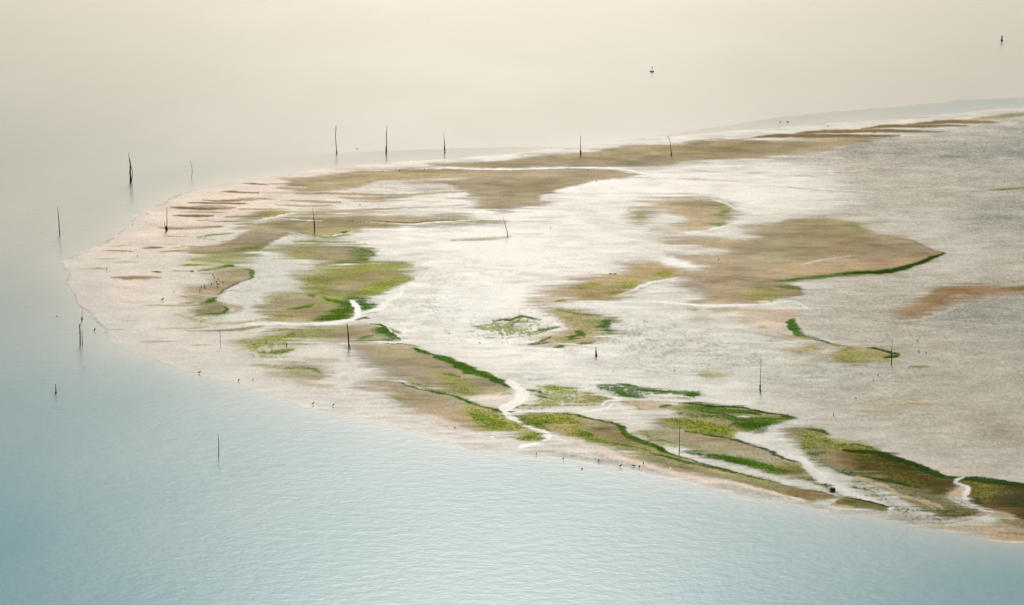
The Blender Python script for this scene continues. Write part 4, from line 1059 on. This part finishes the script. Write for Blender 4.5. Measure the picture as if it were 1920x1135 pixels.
pole(952, 443, 'thin brown pole leaning left on the pale wet sand of the middle flat', [('shaft', B_, [(952, 443, 1.9), (950.2, 432, 1.3), (946.4, 418, 1.)]), ('twig', B_, [(946.6, 419, .9), (944.5, 412, .7), (941.8, 406, .5)])])
pole(150.5, 646, 'pair of black stakes with a long bent twig in the water below the left tip', [
    ('shaft', D_, [(150.5, 646, 2.4), (151, 626, 2.3), (150.5, 612, 1.7), (150.2, 608, 1.)]), ('second_stake', D_, [(154.3, 646, 1.8), (154.6, 632, 1.4), (154.2, 620, .8)]),
    ('twig', B_, [(151, 613, 1.), (154.8, 602, 1.), (156.3, 592, .9), (156.5, 580, .6)]), ('weed_collar', WEED, [(155.2, 600, 2), (155.7, 595, 2)])])
pole(104.8, 737, 'short black stake in the water near the left edge, below the paired stakes', [('shaft', D_, [(104.8, 737, 2.4), (105, 728, 1.8), (105, 720, 1.1)]), ('weed_collar', WEED, [(104.8, 737, 2.8), (104.9, 734, 2.4)])])
pole(410, 855, 'tall slim pole alone in the blue water of the near left', [('shaft', D_, [(410, 855, 1.9), (410.6, 840, 1.7), (410.4, 825, 1.3)]), ('twig', B_, [(410.4, 826, 1.1), (410, 819, .9), (409.8, 811, .5)])])
pole(413.5, 648, 'thin brown rod on the pale beach left of the green patches', [('shaft', B_, [(413.6, 648, 1.0), (413.4, 634, .9), (413, 620, .7)])])
pole(654, 655, 'sturdy black pole with a propping brace on the bank beside the winding creek', [
    ('shaft', D_, [(654, 655, 2.2), (654, 642, 3), (653.2, 626, 2.4), (652.4, 614, 2.0), (651.5, 608, 1.7)]), ('brace', B_, [(654.6, 641, 1.2), (656, 650, 1.1), (657.6, 656, 1.2)]), ('brace', B_, [(656.4, 655, 1.2), (658.5, 657.5, 1.3), (661.5, 660.5, 1.1)])])
pole(1117.6, 668, 'short stake with a thick black weedy foot in the middle of the wet sand', [('shaft', D_, [(1117.6, 668, 2), (1117.2, 658, 1.6), (1117, 650, .8)]), ('weed_collar', WEED, [(1117.9, 668, 4.6), (1117.6, 664, 3.), (1117.2, 657, 1.9)])])
pole(1425.2, 735, 'tall thin pole with a black knot low down on wet sand above the green point', [('shaft', D_, [(1425, 735, 1.6), (1425.2, 718, 1.3), (1425.4, 695, 1.1), (1425.5, 672, .8)]), ('weed_collar', WEED, [(1425, 733, 2.2), (1425, 727, 3.2), (1425, 722, 2.)])])
pole(1671, 684, 'tall thin pole with a black lower half at the yellow bank on the right', [('shaft', D_, [(1671, 684, 2.1), (1671, 667, 1.9), (1671, 655, 1.2)]), ('twig', B_, [(1671, 656, 1.1), (1671.2, 647, .9), (1671.4, 636, .6)])])
pole(1273.4, 853, 'tall slim pole on the near green banks beside a narrow wet gully', [('shaft', D_, [(1273.2, 853, 2.1), (1273.5, 835, 1.6), (1273.6, 812, 1.2)]), ('twig', B_, [(1273.6, 813, 1.1), (1273.5, 800, .9), (1273.2, 786, .6)])])
for (u, v, hh, w, lab) in ((200.3, 508, 6, .9, 'tiny stub of a stake near the left tip of the beach'), (1563, 780, 5, 1.0, 'tiny stub of a stake on wet sand right of the green point'),
                           (1722.5, 661, 5, 1.6, 'black stub of a stake right of the tall pole at the yellow bank'), (537.5, 651, 6, 1.9, 'black stub of a post among the yellow green patches left of the braced pole')):
    pole(u, v, lab, [('shaft', D_, [(u, v, w), (u + .2, v - hh * .5, w), (u, v - hh, w * .7)])], 'short stakes on the flat')

# ------------------------------------------------------------------ birds
def body_mesh(name, spine, radii, mat, flat=1.0):
    bm = bmesh.new()
    tube_into(bm, spine, radii, 10)
    for vtx in bm.verts:
        vtx.co.y *= flat
    return finish(name, bm, mat)

def standing_bird(mat, pose):
    # x forward, 0.40 m tall
    if pose == 'upright':
        sp = [(-.24, 0, .13), (-.17, 0, .16), (-.08, 0, .20), (.01, 0, .245), (.075, 0, .29), (.10, 0, .335), (.115, 0, .365), (.14, 0, .385), (.17, 0, .38), (.20, 0, .37), (.26, 0, .355)]
        ra = [.012, .035, .075, .088, .07, .042, .033, .037, .03, .012, .004]
    else:
        sp = [(-.24, 0, .21), (-.17, 0, .215), (-.08, 0, .225), (.02, 0, .225), (.09, 0, .205), (.14, 0, .165), (.165, 0, .125), (.185, 0, .10), (.20, 0, .075), (.205, 0, .05), (.21, 0, .0)]
        ra = [.012, .035, .072, .082, .062, .04, .032, .035, .028, .012, .004]
    b = body_mesh('wading_bird', sp, ra, mat)
    for sgn in (-1, 1):
        bm = bmesh.new()
        tube_into(bm, [(-.02, .03 * sgn, .2), (-.035, .032 * sgn, .10), (-.02, .034 * sgn, .012)], [.014, .009, .008], 5)
        tube_into(bm, [(-.03, .034 * sgn, .008), (.05, .045 * sgn, .005)], [.009, .004], 4)
        finish('leg', bm, LEG_SKIN, b)
    return b

def swimming_bird(mat):
    sp = [(-.26, 0, .10), (-.19, 0, .085), (-.09, 0, .075), (.03, 0, .07), (.11, 0, .085), (.145, 0, .13), (.155, 0, .18), (.175, 0, .215), (.205, 0, .215), (.235, 0, .205), (.28, 0, .20)]
    ra = [.012, .045, .09, .10, .075, .042, .034, .038, .03, .014, .006]
    return body_mesh('swimming_bird', sp, ra, mat, 1.15)

def flying_bird(mat):
    b = body_mesh('flying_bird', [(-.26, 0, 0), (-.18, 0, .0), (-.06, 0, 0), (.08, 0, .01), (.15, 0, .02), (.19, 0, .03), (.22, 0, .03), (.28, 0, .02)], [.03, .045, .075, .07, .045, .04, .02, .005], mat)
    for sgn in (-1, 1):
        bm = bmesh.new()
        t_ = [(.08, 0, .03), (.14, .22, .14), (.06, .42, .20), (-.10, .66, .18)]
        r_ = [(-.10, 0, .03), (-.06, .22, .14), (-.08, .42, .19), (-.12, .62, .18)]
        up = [[bm.verts.new((x, y * sgn, z + dz)) for (x, y, z) in row] for dz in (.012, -.008) for row in (t_, r_)]
        for k in range(3):
            for A, B in ((0, 1), (3, 2), (2, 0), (1, 3)):
                bm.faces.new((up[A][k], up[A][k + 1], up[B][k + 1], up[B][k]))
        finish('wing', bm, mat, b)
    return b

PROTO = {}
def bird(u, v, label, kind='upright', mat='dark', head=None, size=1.0, group=None, lift=0.0):
    key = (kind, mat)
    if key not in PROTO:
        m = {'dark': FEATHER, 'brown': FEATHER_BROWN, 'grey': FEATHER_GREY}[mat]
        PROTO[key] = swimming_bird(m) if kind == 'swim' else flying_bird(m) if kind == 'fly' else standing_bird(m, kind)
        o = PROTO[key]; first = True
    else:
        o = PROTO[key].copy(); col.objects.link(o)
        for ch in PROTO[key].children:
            c = ch.copy(); col.objects.link(c); c.parent = o
    h = height_at(u, v) if kind in ('upright', 'feed') else 0.0
    x, y = ground(u, v, h + lift)
    o.location = (float(x), float(y), h + lift)
    o.rotation_euler = (0, 0, head if head is not None else random.uniform(0, 6.28))
    o.scale = (size * .78,) * 3
    o['label'] = label; o['category'] = 'bird'
    o['group'] = group or 'birds scattered over the flat and its shore'
    return o

flock = [(399.2, 518.5, 1.0, 1.9), (402.5, 523, 1.0, 1.4), (409, 526, 1.1, 1.3), (405.6, 531, 1.1, 1.9), (418, 532, 1.1, 2.0), (396.6, 535.3, 1.0, 1.7), (408.2, 541, 1.0, 2.0), (377.6, 539.6, 1.1, 1.9), (383.2, 538, 1.0, 2.0), (384.5, 542.3, 1.2, 1.7), (374.8, 547.6, 1.2, 1.9)]
flock_label = {(399.2, 518.5): 'upright dark bird, highest up the bank of the flock on the brown bank', (402.5, 523): 'upright dark bird just below the highest one of the flock on the brown bank',
               (418, 532): 'upright dark bird standing apart on the creek side of the flock', (374.8, 547.6): 'upright dark bird lowest down the bank, at the seaward end of the flock',
               (408.2, 541): 'upright dark bird just below the bending bird of the flock', (383.2, 538): 'upper bird of the two touching birds at the seaward end of the flock',
               (384.5, 542.3): 'lower bird of the two touching birds at the seaward end of the flock', (377.6, 539.6): 'upright dark bird beside the two touching birds of the flock',
               (396.6, 535.3): 'upright dark bird between the two touching birds and the bending bird of the flock', (405.6, 531): 'upright dark bird just above the bending bird of the flock',
               (409, 526): 'upright dark bird on the creek side above the bending bird of the flock'}
for u, v, s_, hd in flock:
    bird(u, v, flock_label.get((u, v), 'upright dark bird in the middle of the flock resting on the brown bank by the left beach'), 'upright', 'dark', hd, 1.0 * s_, 'flock resting on the brown bank')
bird(408.5, 535.5, 'dark bird bending low to feed in the middle of the resting flock', 'feed', 'dark', 0.1, 1.25, 'flock resting on the brown bank')
bird(305, 564.5, 'large dark bird with its head turned down, alone on the pale left beach', 'upright', 'dark', 0.4, 1.5)
bird(177.6, 622, 'dark upright bird standing in the shallows right of the paired stakes', 'upright', 'dark', 1.3, 1.5)
bird(517.6, 563, 'small dark bird on the brown edge of the green middle bank', 'upright', 'dark', 2.2, 0.9)
bird(374, 701.5, 'dark bird at the waterline below the pale rod on the near left beach', 'upright', 'dark', 0.2, 1.3)
bird(448, 716, 'greyish bird at the waterline right of the dark bird below the pale rod', 'upright', 'grey', 1.2, 1.3)
bird(474.7, 714.5, 'small grey bird on the lower beach left of the pair by the waterline', 'upright', 'grey', 1.2, .9)
bird(587, 759.5, 'grey bird at the near waterline, left one of a pair', 'upright', 'grey', .4, 1.2)
bird(625, 762, 'grey bird at the near waterline, right one of a pair', 'upright', 'grey', .4, 1.2)
bird(852.5, 803.5, 'small dark bird on the peach sand below the green ended bank', 'feed', 'dark', .3, .9)
bird(1005.6, 854, 'small grey bird standing in the shallows below the creek mouth', 'upright', 'grey', 1.2, 1.1)
bird(1056, 863.5, 'small dark bird standing in the shallows right of the creek mouth', 'upright', 'grey', 1.4, 1.2)
bird(1091, 880, 'dark bird swimming just off the near shore', 'swim', 'dark', 1.0, .9)
bird(1122.6, 867, 'slim grey bird at the weedy edge above the swimming bird', 'upright', 'grey', 1.4, 1.3)
bird(1163.3, 876.5, 'bold black bird with its reflection at the weedy near edge', 'upright', 'dark', .1, 1.2)
bird(1187.5, 876, 'dark bird feeding low right of the bold black bird', 'feed', 'dark', .0, 1.2)
bird(1198.8, 878.5, 'upright dark bird, right neighbour of the low feeding bird', 'upright', 'dark', 1.2, 1.2)
bird(1206.4, 871.5, 'grey bird standing on the foot of the peach beach right of the feeding birds', 'upright', 'grey', 1.4, 1.1)
bird(257.6, 481.5, 'small dark bird on the pale sand near the tip of the beach', 'upright', 'grey', 1.4, .9)
bird(326, 548.5, 'small grey bird between the lone large bird and the resting flock', 'feed', 'grey', .4, .8)
bird(377, 604, 'small grey bird below the ring shaped green patch', 'feed', 'dark', .4, .9)
bird(107, 593.2, 'tiny grey bird swimming in the open water left of the beach', 'swim', 'grey', .5, .7)
for u, v, lab in ((712.6, 323.6, 'small dark bird on the far brown bank, left one of a close pair'), (718, 323.4, 'small dark bird on the far brown bank, right one of a close pair'),
                  (749, 322.3, 'small dark bird alone between the close pair and the pool on the far bank'), (796.2, 319.4, 'small dark bird at the upper rim of the far brown bank')):
    bird(u, v, lab, 'upright', 'dark', 1.3, .95)
bird(483.5, 363.3, 'small dark bird on the brown streaks of the far left beach', 'feed', 'dark', .2, 1.0)
bird(637.2, 380.8, 'dark bird on the long streaked sand above the dark creek', 'upright', 'dark', .6, 1.0)
bird(675, 384.6, 'small grey bird right of the dark bird on the streaked sand', 'feed', 'grey', .6, .9)
bird(978, 292.5, 'tiny grey bird on the white rim of the far shore', 'feed', 'grey', .6, .8)
bird(1102.2, 320.8, 'small dark bird on the brown spit behind the long pool', 'upright', 'dark', 1.4, .9)
bird(1118, 340.5, 'tiny brown bird at the lower rim of the brown spit', 'feed', 'brown', .3, .8)
bird(1143.8, 515, 'brown duck sitting on wet sand, left one of two', 'feed', 'brown', 0.0, 1.15)
bird(1154, 515, 'brown duck sitting on wet sand, right one of two', 'feed', 'brown', 3.1, 1.0)
bird(1347.5, 488, 'small brown bird on the large right hand bank', 'feed', 'brown', .2, 1.0)
bird(1032.2, 429, 'tiny grey bird alone on the white wet sand below the brown spit', 'feed', 'grey', .2, .8)
bird(842, 627, 'tiny grey bird on wet sand right of the green bank edge', 'feed', 'grey', .2, .7)
bird(899.6, 644.5, 'tiny dark bird on wet sand above the long green edge', 'feed', 'dark', .2, .8)
bird(1265.2, 696.5, 'tiny dark bird on wet sand left of the tall knotted pole', 'feed', 'dark', .2, .8)
bird(1604.4, 748, 'tiny dark bird on the wet sand above the dark foreground bank', 'feed', 'dark', .2, .9)
bird(1720, 640.5, 'dark bird feeding on the rippled sand above the black stub', 'feed', 'dark', .1, 1.0)
bird(1736.8, 662.5, 'small dark bird right of the black stub on the rippled sand', 'feed', 'dark', .3, .9)
bird(1646.6, 705, 'small dark bird on wet sand left below the pole at the yellow bank', 'upright', 'dark', .9, .8)
bird(1637.6, 715.5, 'tiny grey bird on wet sand below the yellow bank', 'upright', 'grey', .9, .8)
bird(1883, 342.5, 'small dark bird above the thin brown streak at the right edge', 'upright', 'dark', .9, .9)
bird(1552.3, 239, 'tiny brown bird on the pale rim of the far right shore', 'upright', 'brown', .9, 1.0)
bird(1463, 229.5, 'dark bird swimming off the far right shore, left one of two', 'swim', 'dark', 1.2, 1.1)
bird(1477, 229.3, 'dark bird swimming off the far right shore, right one of two', 'swim', 'dark', 0.1, 1.1)
bird(669.5, 280, 'grey gull flying low over the water between the far poles', 'fly', 'grey', 0.6, 0.85, lift=0.9)

# ------------------------------------------------------------------ buoys
def lathe_into(bm, prof, sides=24):
    rings = []
    for r, z in prof:
        rings.append([bm.verts.new((r * math.cos(2 * math.pi * k / sides), r * math.sin(2 * math.pi * k / sides), z)) for k in range(sides)])
    for A, B in zip(rings, rings[1:]):
        for k in range(sides):
            bm.faces.new((A[k], A[(k + 1) % sides], B[(k + 1) % sides], B[k]))
    bm.faces.new(rings[0][::-1]); bm.faces.new(rings[-1])

ub, vb = 1222.2, 134.6
x, y = ground(ub, vb)
k_ = px_per_m(vb)
t = thing('mooring_buoy', 'black low drum buoy with a thin mast, afloat in the far water', 'buoy', (float(x), float(y), 0), None)
R_ = 4.3 / k_
bm = bmesh.new()
lathe_into(bm, [(R_ * .55, -.22), (R_ * .9, -.1), (R_, 0.0), (R_, .10), (R_ * .93, .15), (R_ * .5, .17), (R_ * .15, .19)])
finish('float', bm, BUOY_BLACK, t)
bm = bmesh.new()
tube_into(bm, [(0, 0, .17), (.02, 0, .5), (.06, 0, .80)], [.05, .035, .03], 8)
finish('mast', bm, BUOY_STEEL, t)
bm = bmesh.new()
tube_into(bm, [(.05, 0, .72), (.06, 0, .80), (.09, 0, .98), (.09, 0, 1.02)], [.05, .12, .12, .05], 8)
finish('topmark', bm, BUOY_STEEL, t)
bm = bmesh.new()
for a in (0.3, 2.4, 4.5):
    tube_into(bm, [(R_ * .8 * math.cos(a), R_ * .8 * math.sin(a), .14), (R_ * .8 * math.cos(a), R_ * .8 * math.sin(a), .24), (R_ * .65 * math.cos(a), R_ * .65 * math.sin(a), .24), (R_ * .65 * math.cos(a), R_ * .65 * math.sin(a), .15)], [.02] * 4, 5)
finish('lifting_eye', bm, BUOY_STEEL, t)

ub, vb = 1878.4, 76.5
x, y = ground(ub, vb)
k_ = px_per_m(vb)
t = thing('spar_buoy', 'slim black spar buoy with a rusty top in the far right water', 'buoy', (float(x), float(y), 0), None)
bm = bmesh.new()
lathe_into(bm, [(.08, -.7), (.2, -.35), (.26, 0), (.23, .16), (.15, .36), (.13, .80)], 16)
finish('float', bm, BUOY_BLACK, t)
bm = bmesh.new()
lathe_into(bm, [(.145, .80), (.145, .87), (.12, .90), (.11, 1.08), (.05, 1.15)], 16)
finish('topmark', bm, BUOY_RUST, t)
bm = bmesh.new()
tube_into(bm, [(.17, 0, .05), (.27, 0, .04), (.30, 0, -.03)], [.03, .03, .02], 6)
finish('mooring_ring', bm, BUOY_BLACK, t)

# ------------------------------------------------------------------ weed lump
u, v = 1561, 921
h = height_at(u, v)
x, y = ground(u, v, h)
t = thing('weed_lump', 'dark round lump of weed at the edge of the near creek', 'seaweed', (float(x), float(y), h), None)
bm = bmesh.new()
bmesh.ops.create_icosphere(bm, subdivisions=3, radius=0.22)
r_ = random.Random(4)
for vt in bm.verts:
    vt.co *= 1 + 0.28 * r_.uniform(-1, 1)
    vt.co.z = vt.co.z * 0.75 + 0.16
finish('core', bm, WOOD_BROWN, t)
bm = bmesh.new()
for k in range(60):
    an = r_.uniform(0, 6.28); zz = r_.uniform(.05, .48); rr = .2 * math.sqrt(max(0.1, 1 - ((zz - .2) / .34) ** 2))
    p0 = Vector((rr * math.cos(an), rr * math.sin(an), zz)); o_ = Vector((math.cos(an), math.sin(an), 0))
    tube_into(bm, [p0, p0 + o_ * .10 + Vector((0, 0, -.06)), p0 + o_ * r_.uniform(.12, .25) + Vector((0, 0, -.26))], [.028, .022, .008], 4)
finish('frond', bm, WEED, t)

# ------------------------------------------------------------------ algae: low tufts on the green parts
ALG_MAT, n_, l_, bs_ = nodes_of('sea_lettuce')
at_ = n_.new('ShaderNodeAttribute'); at_.attribute_name = 'tint'
l_.new(at_.outputs['Color'], bs_.inputs['Base Color'])
bs_.inputs['Roughness'].default_value = 0.7
bs_.inputs['IOR'].default_value = 1.02
dens = np.clip(ALG - 0.18, 0, 1) * (SD > 3) * (U < 2050) * (0.35 + 0.9 * spk)
# area of a sheet cell on the ground, so that tufts are even on the ground
wgt = (dens * (FPX / np.interp(V, GY, [px_per_m(b) for b in GY])) ** 0 * np.gradient(GX)[None, :]).ravel()
NT = 80000
pick = rng.choice(wgt.size, NT, p=wgt / wgt.sum())
pu = U.ravel()[pick] + rng.uniform(-.8, .8, NT); pv = V.ravel()[pick] + rng.uniform(-.7, .7, NT)
ph = HGT.ravel()[pick]
px_, py_ = ground(pu, pv, ph)
pt = TINT.reshape(-1, 3)[pick]
pa = ALG.ravel()[pick][:, None]
g1 = np.array([0.085, 0.165, 0.012]); g2 = np.array([0.26, 0.27, 0.035])
mixv = rng.random((NT, 1))
tc = pt * 0.8 + 0.2 * np.where(pt[:, :1] > 0.15, g2, g1)
deep = (rng.random((NT, 1)) < 0.38) & (pa > 0.55) & (pt[:, 1:2] > 0.10) & (pv[:, None] > 560)
tc = np.where(deep, np.array([0.055, 0.12, 0.010]), tc) * (0.62 + 0.75 * mixv)
sz = rng.uniform(.045, .115, NT) 
ang = rng.uniform(0, 2 * math.pi, NT)
vco, vcol, fcs = [], [], []
base = 0
NB = 5
ringx = np.cos(np.arange(NB) * 2 * math.pi / NB); ringy = np.sin(np.arange(NB) * 2 * math.pi / NB)
cc = np.zeros((NT, NB + 1, 3), np.float32)
for k in range(NB):
    rr = sz * rng.uniform(.7, 1.3, NT)
    a = ang + k * 2 * math.pi / NB
    cc[:, k, 0] = px_ + rr * np.cos(a) * 1.5; cc[:, k, 1] = py_ + rr * np.sin(a); cc[:, k, 2] = ph - 0.02
cc[:, NB, 0] = px_ + sz * rng.uniform(-.3, .3, NT); cc[:, NB, 1] = py_ + sz * rng.uniform(-.3, .3, NT); cc[:, NB, 2] = ph + sz * rng.uniform(.25, .6, NT)
bs0 = np.arange(NT)[:, None] * (NB + 1)
fc = np.concatenate([np.concatenate([bs0 + k, bs0 + (k + 1) % NB, bs0 + NB], 1) for k in range(NB)], 0)
alg = new_mesh_object('green_algae', cc.reshape(-1, 3), fc, ALG_MAT, (('tint', 'FLOAT_COLOR', np.repeat(tc, NB + 1, 0)),))
alg['kind'] = 'stuff'
alg['label'] = 'green and yellow algae growing in tufts along the sand banks'
alg['category'] = 'algae'
